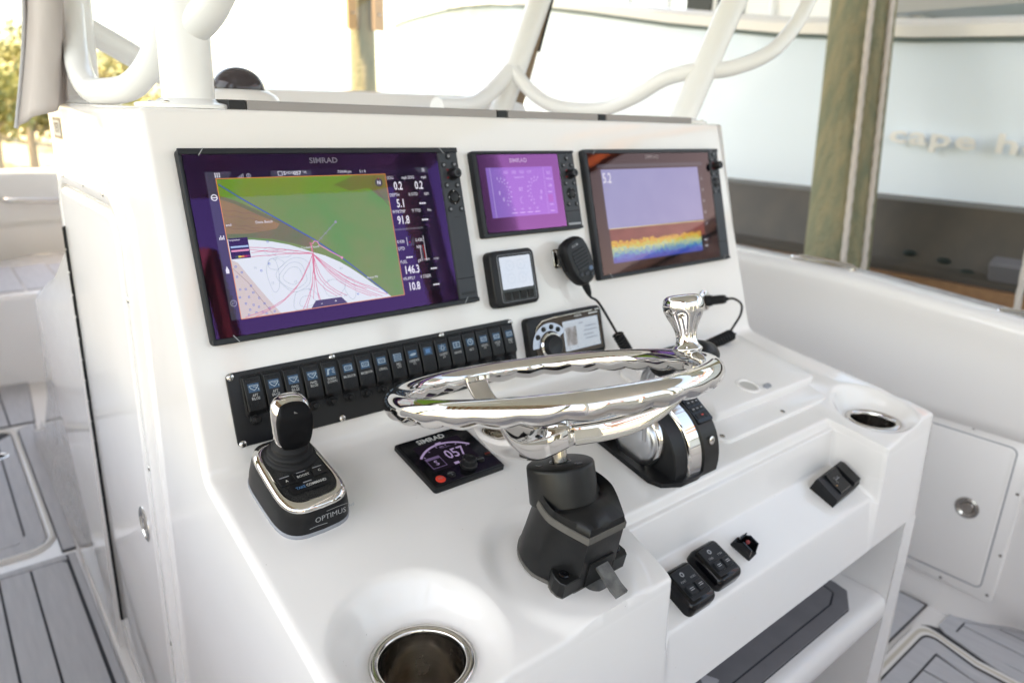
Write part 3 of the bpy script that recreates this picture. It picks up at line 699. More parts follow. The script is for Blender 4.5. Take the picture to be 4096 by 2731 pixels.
d2 = big_display(dash_m(.7028, .0006, .0005), 'red tinted sonar display with rainbow seabed band, on the dash right', (1.0, .56, .50), .4174, .2435, .0106, .3822, .008, .239, 1.15)
keys(d2, [(.3990, .2310, .0052), (.3885, .2180, .0044), (.4070, .2180, .0044), (.3885, .1880, .0042), (.4075, .1880, .0042), (.3890, .1500, .0044), (.4085, .1500, .0044)], (.4005, .2050), (.3985, .1700), 1.0, (.3835, .4155, .0085, .235))
MB().rect(.3836, .0405, .4154, .0412, .01305).done('panel_seam', PXK, d2, angle=0)
def sonar():
    Z = .0106; T0 = d2
    text('SIMRAD', .0105, GREYT, T0, .195, .2275, Z+.0004, bold=.018, sx=1.16)
    T = MB().rect(.0325, .0265, .3580, .2155, Z).done('lcd', NAVY, T0, angle=0)
    WAT = emis_noise('px_water_washed', (.24, .27, .50), (.28, .31, .54), 30, .3)  # deep blue lightened to lavender: reflected sky put into the pixel colour
    MUD = emis_noise('px_mud_red', (.16, .035, .03), (.24, .06, .05), 60, .2, stretch=(.4, 1, 1))
    MB().rect(.0420, .0930, .3400, .2050, Z+.0002).done('water_column', WAT, T, angle=0)
    MB().poly([(.0440, .0925), (.3400, .0900), (.3380, .0610), (.0440, .0610)], Z+.0002).done('seabed_band', MUD, T, angle=0)
    MB().strip([(.0440, .0930), (.3400, .0905)], .0011, Z+.0004).done('bottom_line', emis('px_line_yellow', (.85, .75, .35)), T, angle=0)
    cols_ = [(.50, .09, .03), (.75, .28, .03), (.80, .62, .06), (.42, .66, .12), (.10, .52, .52), (.06, .22, .62), (.04, .08, .40)]
    yt, yb = .0655, .0295; Rn = random.Random(5)
    for i, c in enumerate(cols_):
        b = MB(); top = yt-(yt-yb)*(i/7.0); n = 90
        A = []; B = []
        for j in range(n+1):
            x = .0440+(.3240-.0440)*j/n
            A.append((x, top+(Rn.uniform(-.0035, .0055) if i else Rn.uniform(-.001, .006)), Z+.0004+.00006*i)); B.append((x, yb-.002, Z+.0004+.00006*i))
        b.loft([B, A], False, False, closed=False); b.done('sonar_layer', emis_noise('px_sonar%d' % i, c, cols_[min(i+2, 6)], 260, .22, stretch=(.5, 1.6, 1)), T, angle=0, fix=False)
    text('5.2', .027, PXW, T, .0440, .1880, Z+.0004, align='LEFT', sx=.75); text('52.0', .007, PXG, T, .0450, .1680, Z+.0004, align='LEFT'); text('ft', .006, PXG, T, .0450, .1585, Z+.0004, align='LEFT')
    for i, s in enumerate(('2', '3', '4', '5', '6')): text(s, .008, PXW, T, .3490, .180-.024*i, Z+.0004)
    MB().rect(.3270, .0300, .3490, .0560, Z+.0010).done('data_box', NAVY, T, angle=0)
    text('146.3', .0085, PXW, T, .3380, .0495, Z+.0012, sx=.75); text('10.8', .0085, PXW, T, .3380, .0365, Z+.0012, sx=.75)
    MB().rect(.0330, .2085, .3570, .2150, Z+.0002).done('top_bar', SLATE, T, angle=0)
sonar()

def small_display():
    w, h = .2292, .1416
    t = thing('gauge_display', 'small magenta tinted engine gauge display, between the two large screens', 'marine display', dash_m(.4485, .1004, .0005), 'marine displays on the dash')
    b = MB(); b.stack(w, h, .004, [(0, 0), (0, .009), (.0012, .0112), (.003, .012)], c=(w/2, h/2), n=3, cap1=False)
    b.frame(w-.006, h-.006, .003, .180, .1288, .002, .010, .012, c=(w/2, h/2), ci=(.0993, .0713), n=3); b.done('housing', CHAR2, t, angle=30)
    MB().rect(.0093, .0069, .1893, .1357, .0104).done('screen_backing', PXK, t, angle=0)
    MB().rect(.0097, .0073, .1889, .1353, .0119).done('glass', glass('coated_glass_small', (.80, .22, .62), .24), t, angle=0)
    for y0, y1 in ((h-.0052, h-.0008), (.0008, .0058)): MB().stack(w-.001, y1-y0, .001, [(0, .0115), (0, .0130), (.0006, .0136)], c=(w/2, (y0+y1)/2), n=2).done('trim_bar', CHAR2, t, angle=30)
    keys(t, [(.2090, .1273, .0046), (.1990, .1148, .0040), (.2188, .1147, .0040), (.1991, .0827, .0038), (.2197, .0826, .0038), (.1998, .0455, .0040), (.2195, .0452, .0040)], (.2115, .0985), (.2097, .0640), .92, (.1905, .2275, .0065, .1355))
    MB().rect(.1906, .0327, .2274, .0333, .01305).done('panel_seam', PXK, t, angle=0)
    MB().stack(.031, .0042, .001, [(0, .0129), (.0004, .0133)], c=(.209, .0100), n=2).done('card_slot', GREYT, t)
    Z = .0106
    text('SIMRAD', .0098, GREYT, t, .0973, .1250, Z+.0004, bold=.018, sx=1.16)
    LIL = emis('px_lilac', (.17, .12, .42))
    T = MB().rect(.0250, .0312, .1732, .1140, Z).done('lcd', LIL, t, angle=0)
    LW = emis('px_lilac_white', (.62, .58, .85))
    for s, x in (('12.3', .066), ('12.2', .0835), ('12.3', .101), ('11.9', .1180)): text(s, .0062, LW, T, x, .1055, Z+.0004, sx=.85, bold=.01)
    text('Optimus OK', .0045, LW, T, .094, .0970, Z+.0004, sx=.9)
    for cx, a0, a1 in ((.0500, -1.0, 1.75), (.1320, pi-1.75, pi+1.0)):
        for i in range(9):
            a = a0+(a1-a0)*i/8; b = MB(); b.strip([(cx+.0205*cos(a), .0720+.0225*sin(a)), (cx+.0240*cos(a), .0720+.0260*sin(a))], .0013, Z+.0004); b.done('gauge_tick', LW, T, angle=0)
        for i in range(8):
            a = a0+(a1-a0)*(i+.5)/8; MB().disc(cx+.0170*cos(a), .0720+.0190*sin(a), .0011, Z+.0004, 6).done('gauge_tick', LW, T, angle=0)
    text('0.1', .0088, LW, T, .0945, .0765, Z+.0004, bold=.015, sx=.8)
    for x, y in ((.0470, .0715), (.0540, .0605), (.1400, .0700), (.1375, .0600)): text('0', .0088, LW, T, x, y, Z+.0004, bold=.015, sx=.8)
    MB().ring(.096, .058, .0055, .0062, Z+.0004, 12, 1.7, 4.4).done('gauge_tick', LW, T, angle=0)
    for i in range(4):
        x = .0740+.0170*i; text('+8', .005, LW, T, x, .0430, Z+.0004, sx=.9); MB().rect(x-.006, .0365, x+.006, .0378, Z+.0004).done('data_bar', LW, T, angle=0)
    for y, s in ((.1030, '0.2'), (.0925, '7:04:43 pm'), (.0805, '134')): text(s, .0070 if len(s) < 5 else .0042, LW, T, .1625, y, Z+.0004, sx=.8, bold=.01)
    for y in (.069, .047, .036): MB().rect(.156, y, .165, y+.0013, Z+.0004).done('data_bar', LW, T, angle=0)
    MB().rect(.1545, .0520, .1660, .0655, Z+.0003).done('tide_graph', emis('px_violet', (.22, .08, .30)), T, angle=0)
    MB().rect(.0330, .0312, .0336, .1140, Z+.0003).done('data_bar', LW, T, angle=0); MB().rect(.1510, .0312, .1514, .1140, Z+.0003).done('data_bar', LW, T, angle=0)
    MB().rect(.0336, .1105, .151, .1140, Z+.0003).done('top_bar', emis('px_violet2', (.13, .10, .38)), T, angle=0)
small_display()

# engine gauge in its tall black case
def engine_gauge():
    t = thing('engine_gauge', 'black square engine gauge with pale blue screen, below the small display', 'engine gauge', dash_m(.4960, .0300, 0))
    w, h = .096, .094
    b = MB(); b.stack(w, h, .011, [(0, 0), (0, .0165), (.0012, .0185), (.0035, .0195)], n=6); b.done('case', BLK, t)
    b = MB(); b.frame(.074, .078, .004, .0668, .0535, .002, .0190, .0204, c=(.004, 0), ci=(.004, .0090), n=3); b.done('bezel', BLKG, t, angle=30)
    b = MB(); b.frame(.0755, .0795, .0048, .074, .078, .004, .0190, .0200, c=(.004, 0), ci=(.004, 0), n=3, bev=.0002); b.done('bezel_edge', GREYP, t, angle=30)
    s = MB().rect(-.0294, -.0178, .0374, .0358, .0197).done('screen', emis_noise('px_pale', (.62, .71, .80), (.70, .75, .79), 24, .3), t, angle=0)
    G = emis('px_pale_grey', (.50, .58, .66))
    for x in (-.012, .012):
        for y in (.021, -.001): MB().ring(x+.003, y, .0078, .0086, .0200, 18).done('dial', G, s, angle=0)
    for x, y in ((-.012, .021), (.012, .021), (-.012, -.001), (.012, -.001)): text('0', .007, G, s, x+.003, y, .0200)
    MB().rect(-.0292, -.0176, .0372, .0356, .0206).done('glass', glass('gauge_glass', (.9, .95, 1), .7), t, angle=0)
    for i in range(4):
        x = -.0215+.0165*i
        b = MB(); b.loft([[(x-.0068, -.0225, .0204), (x+.0068, -.0225, .0204), (x+.0068, -.0365, .0204), (x-.0068, -.0365, .0204)], [(x-.0060, -.0232, .0228), (x+.0060, -.0232, .0228), (x+.0060, -.0360, .0212), (x-.0060, -.0360, .0212)]], False, True); b.done('button', BLK, t, angle=25)
engine_gauge()

# stereo head unit
def stereo():
    t = thing('marine_stereo', 'black stereo head unit with round chrome dial and pale screen, above the wheel rim', 'stereo', dash_m(.6000, -.0865, 0))
    w, h = .182, .088
    b = MB(); b.stack(w, h, .010, [(0, 0), (0, .013), (.0012, .015), (.003, .0158)], n=5); b.done('case', BLK, t)
    BRONZ = mat('bronze_gloss', (.045, .03, .022), .08)
    P = [(-.079, -.034), (-.079, .010), (-.072, .026), (-.058, .035), (-.030, .0375), (.084, .0375), (.084, -.034)]
    b = MB(); b.prism(P, .0155, .0172); b.done('fascia', BRONZ, t, angle=30)
    b = MB(); b.strip([(p[0], p[1]) for p in P[1:6]], .0014, .0176); b.done('fascia_edge', CHROME, t, angle=0)
    d = MB(); d.lathe([(.0245, .0172), (.0245, .0205), (.0222, .0232), (.0200, .0232), (.0188, .0205)], 40, (-.045, -.010, 0), cap1=False, cap0=False); dk = d.done('dial_ring', CHROME, t)
    d = MB(); d.lathe([(.0190, .0172), (.0185, .0285), (.0165, .0300), (.0150, .0292), (.0002, .0288)], 36, (-.045, -.010, 0), cap1=False); d.done('dial_knob', CHAR2, dk)
    b = MB(); A = []; B = []
    for i in range(15):
        a = radians(30+150*i/14); A.append((-.045+.0262*cos(a), -.010+.0262*sin(a), .0176)); B.append((-.045+.0420*cos(a), -.010+.0400*sin(a), .0180))
    b.loft([B, A], False, False, closed=False); b.done('button_arc', mat('satin_blue_steel', (.42, .46, .56), .2, 1), t, angle=0)
    for a in (52, 80, 112, 145):
        a = radians(a); MB().lathe([(.0046, .0178), (.0046, .0190), (.0038, .0198), (.0002, .0198)], 18, (-.045+.0335*cos(a), -.010+.0328*sin(a), 0), cap1=False).done('button', BLKG, t)
    s = MB().rect(-.0120, -.0270, .0770, .0265, .0175).done('screen', emis('px_stereo', (.48, .56, .61)), t, angle=0)
    g = emis('px_stereo_text', (.20, .25, .31))
    MB().rect(-.0075, -.0185, .0200, .0150, .0178).done('album_art', emis_noise('px_album', (.16, .15, .14), (.42, .44, .46), 90, .15), s, angle=0)
    for i, (x, y, l) in enumerate(((.030, .0175, .012), (.045, .010, .03), (.042, .0025, .034), (.040, -.005, .026), (.044, -.0120, .03))):
        MB().rect(x-.004, y, x+l-.004, y+.0022, .0178).done('text_row', g, s, angle=0)
    for x in (-.001, .018, .037, .060): MB().disc(x, -.0232, .0014, .0178, 8).done('track_icon', g, s, angle=0)
    MB().rect(-.0115, -.0265, .0765, .0260, .0182).done('glass', glass('stereo_glass', (1, .95, .9), 1.5), t, angle=0)
    text('FUSION', .0052, WHITET, t, .028, .0325, .0178, bold=.02); MB().rect(.055, .0310, .078, .0340, .0178).done('printed_label', WHITET, t, angle=0)
stereo()

# ------------------------------------------------------------------ switch panel
def coil(p0, p1, R, turns, r, n=10):
    p0 = Vector(p0); p1 = Vector(p1); t = (p1-p0).normalized(); a = t.orthogonal().normalized(); b = t.cross(a)
    N = int(turns*n); return [p0.lerp(p1, i/N)+a*R*cos(2*pi*i/n)+b*R*sin(2*pi*i/n) for i in range(N+1)]
def switch_panel():
    w, h = .4762, .0973
    t = thing('switch_panel', 'long black rocker switch panel with blue lit icons and breaker buttons below', 'switch panel', dash_m(.011+w/2, -.1351+h/2, .0004))
    PANEL = mat('black_panel', (.010, .0105, .0125), .36, spec=.35, noise=(20, .3, (1, 1, 1), (.014, .0145, .017)), bump=(700, .15, .0005))
    b = MB(); b.stack(w, h, .007, [(0, 0), (0, .0022), (.0007, .0030)]); b.done('plate', PANEL, t)
    u0, u1 = .0411-(.011+w/2), .4712-(.011+w/2)
    yc = -.0705-(-.1351+h/2)
    # one rocker, copied
    sw = None
    names = ['AFT\nBILGE', 'AFT\nBILGE', 'FWD\nBILGE', 'FWD\nBILGE', 'WASH.\nDOWN', 'MACERATOR', 'MACERATOR', 'LIVEWELL', 'REC\nLTS', 'UNDERWTR\nLTS', '', 'COURTESY\nLTS', 'AERATOR', 'ACC', 'LIVEWELL\nLTS', 'DECK\nLTS', 'NAV\nLTS']
    for i in range(17):
        x = u0+(u1-u0)*i/16
        if sw is None:
            b = MB(); b.stack(.0268, .0545, .003, [(0, .003), (0, .0044), (.0008, .0050)], n=3); bz = b.done('switch_bezel', BLK, t)
            P = [(-.0248, .0045), (-.0248, .0085), (-.020, .0125), (-.008, .0122), (.006, .0108), (.018, .0092), (.0235, .0080), (.0248, .0065), (.0248, .0045)]
            b = MB(); rows = [[(xx, y, z) for y, z in [(py*(1 if abs(xx) < .0112 else .99), pz-(0 if abs(xx) < .0112 else .0008)) for py, pz in P]] for xx in (-.0118, -.0110, .0110, .0118)]
            b.loft(rows); rk = b.done('rocker', BLK, bz, angle=25)
            b = MB()
            for r_ in range(2):
                for c in range(4): b.lathe([(.0009, .0086-.0002*r_), (.0007, .0098-.0002*r_), (.0002, .0100-.0002*r_)], 6, (-.0078+.0052*c, .0195-.0032*r_, 0), cap1=False)
            for r_ in range(4):
                for c in range(4): b.lathe([(.0008, .0119), (.0006, .0130), (.0002, .0132)], 6, (-.0078+.0052*c, -.0085-.0033*r_, 0), cap1=False)
            dots = b.done('grip_dots', BLKR, bz, angle=0); dots['kind'] = 'stuff'
            b = MB(); b.add([(-.0072, .0035, .01135), (.0072, .0035, .01135), (.0072, .0150, .00990), (-.0072, .0150, .00990)], [(0, 1, 2, 3)]); ln = b.done('lens', BLUEP, bz, angle=0, fix=False)
            sw = bz; first = True
            bz.location = (x, yc, 0)
            cur = bz
        else:
            cur = copy_tree(sw, t); cur.location = (x, yc, 0)
    sws = [o for o in t.children if o.name.startswith('switch_bezel')]
    sws.sort(key=lambda o: o.location.x)
    LW = mat('icon_white', (.30, .38, .44), .4)
    for i, o in enumerate(sws):
        for ch in o.children:      # nested copies keep local coordinates
            ch.matrix_parent_inverse = Matrix()
        Mt = Matrix.Translation((0, .0093, .0109)) @ Matrix.Rotation(-.125, 4, 'X')
        b = MB()
        if i in (0, 1, 2, 3):
            b.strip([(-.006, .003), (-.004, -.0005), (0, -.0035), (.004, -.0005), (.006, .003)], .0011, 0); b.strip([(-.006, .003), (.006, .003)], .0010, 0); b.strip([(-.001, .001), (.003, .001), (.003, -.001)], .0009, 0); b.strip([(.0058, -.004), (.0058, -.0015)], .001, 0)
        elif i == 4:
            b.poly([(-.006, -.004), (-.003, -.004), (-.002, .002), (.002, .004), (-.004, .004)], 0)
            for k in range(3): b.strip([(.002, .003-.002*k), (.006, .0035-.003*k)], .0008, 0)
        elif i in (5, 6, 7, 14, 15, 16):
            b.frame(.0115, .0065, .0006, .0095, .0045, .0004, -.0001, .0001, n=1, bev=.00005)
            b.strip([(-.004, -.0008), (-.002, .0006), (0, -.0008), (.002, .0006), (.004, -.0008)], .0008, 0)
        elif i == 11:
            b.ring(0, 0, .0021, .0031, 0, 14)
            for k in range(8): b.strip([(.0038*cos(k*pi/4), .0038*sin(k*pi/4)), (.0055*cos(k*pi/4), .0055*sin(k*pi/4))], .0009, 0)
        elif i == 12:
            b.frame(.0125, .0085, .0004, .0105, .0065, .0003, -.0001, .0001, n=1, bev=.00005); b.strip([(0, -.004), (0, .004)], .001, 0); b.strip([(-.003, 0), (.003, 0)], .001, 0)
        elif i == 13:
            b.ring(0, 0, .0040, .0052, 0, 18); b.strip([(-.002, .002), (.002, -.002)], .0012, 0); b.strip([(.001, .003), (.0025, .001)], .001, 0)
        elif i == 8:
            for k in range(3): b.frame(.012, .0028, .0002, .010, .0014, .0001, -.0001, .0001, c=(0, .004-.004*k), ci=(0, .004-.004*k), n=1, bev=.00005)
        elif i == 9:
            b.poly([(-.006, -.001), (-.002, .001), (.003, .0015), (.006, 0), (.003, -.002), (-.002, -.0025)], 0)
        else: b.rect(-.004, -.003, .004, .003, -.0003)
        ic = b.done('icon', LW if i != 10 else BLUET, o, angle=0, fix=False); ic.data.transform(Matrix.Translation((0, 0, .0003)) @ Mt)
        if names[i]:
            Ml = Matrix.Translation((0, -.0028, .0123)) @ Matrix.Rotation(-.09, 4, 'X')
            text(names[i], .0050, WHITET, o, 0, 0, 0, sx=(.86 if max(map(len, names[i].split('\n'))) < 7 else .62), M=Ml, bold=.005)
        o['label'] = 'rocker switch with a %s icon' % ('blank blue' if i == 10 else 'blue') if not names[i] else 'rocker switch marked ' + names[i].replace('\n', ' ').lower()
        x = o.location.x
        b = MB(); b.lathe([(.0072, .003), (.0072, .0050), (.0062, .0056), (.0060, .0085), (.0048, .0088), (.0046, .0135), (.0036, .0148), (.0002, .0150)], 16, (x-.0028, -.1030+.1351-h/2, 0), cap1=False); b.done('breaker_button', BLK, t)
    for x, y in ((.0166, -.0428), (.158, -.0427), (.3438, -.0427), (.483, -.0432), (.017, -.1312), (.158, -.1310), (.3438, -.1310), (.483, -.1312)):
        X, Y = x-(.011+w/2), y-(-.1351+h/2)
        s = screw(t, X, Y, .003, .0048)
        g = MB(); g.box((X, Y, .00495), (.0050, .0008, .0004)); g.box((X, Y, .0050), (.0008, .0050, .0004)); g.done('screw_slot', BLK, s, angle=0)
switch_panel()

# ------------------------------------------------------------------ radio microphone on its clip
def microphone():
    M = dash_m(.632, .041, .016) @ Matrix.Rotation(radians(19), 4, 'Z') @ Matrix.Rotation(radians(-4), 4, 'Y')
    t = thing('radio_microphone', 'black handheld radio microphone hanging on the dash by a cord', 'microphone', M)
    def outline(k, dz):
        P = [(-.017, .043), (0, .046), (.017, .043), (.0255, .034), (.0285, .015), (.0280, -.005), (.0245, -.022), (.018, -.036), (.010, -.042), (0, -.0435), (-.010, -.042), (-.018, -.036), (-.0245, -.022), (-.0280, -.005), (-.0285, .015), (-.0255, .034)]
        P = catmull([Vector((x*k, y*k)) for x, y in P+[P[0]]], 3)[:-1]
        return [(p.x, p.y, dz) for p in P]
    b = MB(); b.loft([outline(.72, -.004), outline(.86, 0), outline(.97, .008), outline(1, .014), outline(.985, .021), outline(.94, .0262), outline(.87, .0285)]); b.done('body', BLKR, t)
    b = MB(); b.loft([outline(.87, .0286), outline(.86, .0296), outline(.80, .0300)], False, True); b.done('face', CHAR2, t)
    for i in range(6):
        y = .022-.0062*i; MB().box((0, y, .0304), (.034-.0022*abs(i-2), .0022, .0012)).done('speaker_slot', mat('slot_black', (.004, .004, .004), .6), t, angle=0)
        MB().box((0, y-.0031, .0305), (.034-.0022*abs(i-2), .0026, .0014)).done('grille_bar', CHAR, t, angle=0)
    text('ICOM', .0058, GREYT, t, -.002, .0315, .0304, bold=.01)
    for x, y, m in ((.0125, -.018, mat('button_blue_grey', (.07, .12, .20), .35)), (-.0005, -.0225, CHAR), (.0115, -.0290, CHAR), (-.0125, -.0195, CHAR)):
        MB().stack(.0098, .0075, .003, [(0, .0298), (0, .0312), (.001, .0320)], c=(x, y)).done('key', m, t)
    MB().stack(.0080, .034, .003, [(0, 0), (0, .003), (.001, .004)]).done('side_key', BLK, t).data.transform(Matrix.Translation((-.0272, .010, .012)) @ Matrix.Rotation(-pi/2, 4, 'Y'))
    b = MB(); b.lathe([(.0075, .0), (.0068, -.010), (.0052, -.020), (.0034, -.026)], 16, M=Matrix.Translation((.001, -.041, .013)) @ Matrix.Rotation(-pi/2, 4, 'X')); b.done('strain_relief', BLKR, t)
    Mi = M.inverted()
    W = lambda u, v, w: Mi @ (dash_m(u, v, w) @ Vector((0, 0, 0)))
    p = [Vector((.001, -.060, .013)), Vector((.0015, -.070, .013)), W(.672, -.036, .029), W(.691, -.068, .030), W(.711, -.103, .030)]
    b = MB(); b.tube(p, .0024, 8, smooth=6); b.done('cord', BLKR, t)
    b = MB(); b.tube(coil(W(.711, -.103, .030), W(.735, -.150, .034), .0085, 9, .003), .0028, 7); b.tube([W(.735, -.150, .034), W(.76, -.158, .05), W(.85, -.156, .02), W(.92, -.16, .012)], .0026, 7, smooth=5); b.done('coiled_cord', BLKR, t)
    c = thing('microphone_clip', 'small steel hang-up clip screwed to the dash behind the microphone', 'clip', dash_m(.613, .052, 0))
    b = MB(); b.stack(.020, .034, .004, [(0, 0), (0, .002), (.0005, .0025)]); b.done('clip_plate', STEEL, c)
    for s in (-1, 1):
        b = MB(); b.tube([(s*.006, .012, .002), (s*.007, .013, .009), (s*.007, .002, .013), (s*.006, -.010, .011)], .0022, 8, smooth=4); b.done('clip_arm', STEEL, c)
    for y in (.012, -.012): screw(c, 0, y, .0025, .0035)
microphone()

# accessory socket with plug and coiled lead
def plug():
    s = thing('power_socket', 'round steel power socket plate at the lower right of the dash', 'socket', dash_m(1.0245, -.0795, 0))
    MB().lathe([(.0225, 0), (.0225, .0012), (.0195, .003), (.013, .0038), (.012, .0075), (.0002, .0075)], 36, cap1=False).done('plate', CHROME, s)
    for y in (.0165, -.0165): MB().lathe([(.003, .0028), (.003, .004), (.0002, .0042)], 10, (0, y, 0), cap1=False).done('screw', BLK, s)
    M = dash_m(1.0245, -.0810, .0085)
    t = thing('cord_plug', 'black plug with coiled lead pushed into the round steel socket', 'plug', M)
    ax = Matrix.Rotation(radians(14), 4, 'Y')
    b = MB(); b.lathe([(.0120, 0), (.0125, .004), (.0115, .010), (.0095, .0125), (.0100, .015), (.0098, .034), (.0085, .040), (.0040, .043), (.0036, .047)], 20, M=ax); b.done('plug_body', BLKR, t)
    Mi = M.inverted()
    W = lambda x, y, z: Mi @ Vector((x, y, z))
    e = ax @ Vector((0, 0, .046))
    D = lambda u, v, w: Mi @ (dash_m(u, v, w) @ Vector((0, 0, 0)))
    pts = [e, ax @ Vector((.004, -.002, .058)), D(1.062, -.098, .066), D(1.056, -.120, .064), D(1.030, -.142, .060), D(1.018, -.150, .062), D(1.024, -.156, .070)]
    b = MB(); b.tube(pts, .0026, 8, smooth=8); b.done('cord', BLKR, t)
    A, B = D(1.022, -.156, .060), D(.925, -.172, .045)
    b = MB(); b.tube(coil(A, B, .0095, 13, .003, 12), .0034, 7); b.done('coiled_cord', BLKR, t)
plug()

# ------------------------------------------------------------------ joystick
def joystick():
    t = thing('joystick_control', 'black joystick control with chrome trim and gloss handle, at the left end of the shelf', 'joystick', shelf_m(.0505, -.1215, 0, radians(3)))
    def outl(k, w, l, fr, z, tz=0):      # tapered D: wider and rounder at the front (-y)
        P = []
        for i in range(40):
            a = 2*pi*i/40; c, s = cos(a), sin(a)
            ex = 2/4.2
            x = math.copysign(abs(c)**ex, c); y = math.copysign(abs(s)**ex, s)
            ww = w*(1-.13*(y+1)/2+.0)
            P.append((x*ww/2*k, y*l/2*k-(.004 if y < 0 else 0)*(1-abs(x)**2), z+tz*y))
        return P
    w, l = .098, .138
    b = MB(); b.loft([outl(1, w, l, 0, 0), outl(1, w, l, 0, .0045), outl(.992, w, l, 0, .0052)]); b.done('base_gasket', GREYP, t, angle=30)
    b = MB(); b.loft([outl(.985, w, l, 0, .0052), outl(.975, w, l, 0, .018, .001), outl(.93, w, l, 0, .034, .004), outl(.90, w, l, 0, .040, .006)]); b.done('base', BLK, t, angle=30)
    b = MB(); b.loft([outl(.905, w, l, 0, .0395, .006), outl(.905, w, l, 0, .0415, .006), outl(.88, w, l, 0, .0445, .006), outl(.78, w, l, 0, .0475, .006), outl(.735, w, l, 0, .0472, .006), outl(.725, w, l, 0, .0452, .006)], False, False); b.done('chrome_trim', CHROME, t, angle=50)
    b = MB(); b.loft([outl(.73, w, l, 0, .0450, .006), outl(.725, w, l, 0, .0462, .006), outl(.70, w, l, 0, .0466, .006)], False, True); kp = b.done('key_pad', mat('speckled_black', (.005, .005, .006), .32, spec=.3, noise=(900, .08, (1, 1, 1), (.03, .03, .03))), t, angle=30)
    TZ = .006/.069
    Mp = Matrix.Translation((0, 0, .0467)) @ Matrix.Rotation(math.atan(TZ), 4, 'X')
    def onpad(o): o.data.transform(Mp); return o
    for x, wd in ((-.0215, .0185), (0, .0215), (.0215, .0185)):
        onpad(MB().stack(wd, .0145, .001, [(0, -.0002), (0, .0008), (.0005, .0012)], c=(x, -.0150), n=2).done('pad_button', BLK, t, angle=25))
        onpad(MB().rect(x-.006, -.0098, x+.006, -.0085, .00135).done('button_light', GREYP, t, angle=0))
    onpad(MB().poly([(-.026, -.0300), (-.020, -.0235), (.020, -.0235), (.026, -.0300), (.024, -.0400), (-.024, -.0400)], .0006).done('command_pad', BLK, t, angle=0))
    onpad(MB().rect(-.0055, -.0275, .0055, -.0260, .0010).done('button_light', GREYP, t, angle=0))
    for s, x, y, sz, m in (('A', -.0215, -.0165, .0050, WHITET), ('BOOST', 0, -.0160, .0049, WHITET), ('C', .0215, -.0160, .0050, WHITET), ('TAKE', -.0118, -.0335, .0058, BLUET), ('COMMAND', .0085, -.0335, .0058, WHITET)):
        text(s, sz, m, t, x, y, .0016, bold=.02, sx=(.85 if s in ('TAKE', 'COMMAND') else 1), M=Mp)
    # worn lettering on the front face
    Mf = Matrix.Translation((.008, -.0708, .0225)) @ Matrix.Rotation(radians(77), 4, 'X')
    text('OPTIMUS', .0095, GREYT, t, 0, 0, .0012, sx=1.05, M=Mf); text('360', .0055, GREYT, t, .028, .003, .0008, M=Mf)
    bw = MB(); bw.strip([(-.028, -.008), (-.018, -.0075), (-.005, -.0085)], .0007, 0); bw.strip([(-.005, .0072), (.010, .0078), (.024, .0074)], .0006, 0); o = bw.done('worn_scuff', GREYT, t, angle=0); o.data.transform(Mf @ Matrix.Translation((0, 0, .0009)))
    # bellows boot
    LEAN = Matrix.Translation((.003, .026, .045)) @ Matrix.Rotation(radians(2), 4, 'X')
    b = MB(); b.lathe([(.0330, 0), (.0330, .003), (.0315, .006), (.0290, .0075), (.0275, .0085), (.0280, .0115), (.0265, .0145), (.0235, .0160), (.0225, .0170), (.0228, .0200), (.0212, .0228), (.0185, .0240), (.0178, .0300)], 36, M=LEAN); b.done('bellows', BLKR, t, angle=70)
    # handle: chrome rim with gloss face turned to the helmsman
    HB = LEAN @ Matrix.Translation((0, -.002, .023)) @ Matrix.Rotation(radians(-3), 4, 'X') @ Matrix.Rotation(radians(-8), 4, 'Z') @ Matrix.Diagonal((1.06, 1.0, .86, 1))
    def sect(z, w_, d_, yo=0, e=2.6):
        P = []
        for i in range(36):
            a = 2*pi*i/36; c, s = cos(a), sin(a)
            P.append(HB @ Vector((math.copysign(abs(c)**(2/e), c)*w_/2, yo+math.copysign(abs(s)**(2/e), s)*d_/2, z)))
        return P
    b = MB(); b.loft([sect(0, .030, .030), sect(.003, .036, .034), sect(.010, .040, .034, .001), sect(.025, .0435, .034, .002), sect(.042, .0455, .034, .004), sect(.055, .0455, .034, .006), sect(.064, .042, .032, .008), sect(.070, .034, .027, .009), sect(.0735, .022, .018, .010), sect(.0745, .006, .005, .010)]); b.done('handle', CHROME, t, angle=50)
    face = [(-.0130, .006), (0, .0035), (.0130, .006), (.0175, .015), (.0195, .030), (.0205, .045), (.0195, .056), (.0165, .065), (.0110, .0705), (0, .0725), (-.0110, .0705), (-.0165, .065), (-.0195, .056), (-.0205, .045), (-.0195, .030), (-.0175, .015)]
    F = catmull([Vector(p) for p in face+[face[0]]], 3)[:-1]
    def fy(z): return -.0170+(.001 if z < .03 else 0)+.0035*sstep(.02, .06, z)+.008*sstep(.058, .074, z)
    b = MB(); R0 = [HB @ Vector((p.x, fy(p.y)+.006, p.y)) for p in F]; R1 = [HB @ Vector((p.x, fy(p.y)-.0012, p.y)) for p in F]; sc_ = lambda z, k: .037+(z-.037)*k
    R2 = [HB @ Vector((p.x*.93, fy(sc_(p.y, .95))-.0026, sc_(p.y, .95))) for p in F]; R3 = [HB @ Vector((p.x*.55, fy(sc_(p.y, .55))-.0040, sc_(p.y, .55))) for p in F]; R4 = [HB @ Vector((p.x*.05, fy(.037)-.0044, sc_(p.y, .05))) for p in F]
    b.loft([R0, R1, R2, R3, R4]); b.done('handle_face', mat('satin_black', (.006, .006, .007), .5, spec=.13), t, angle=60)
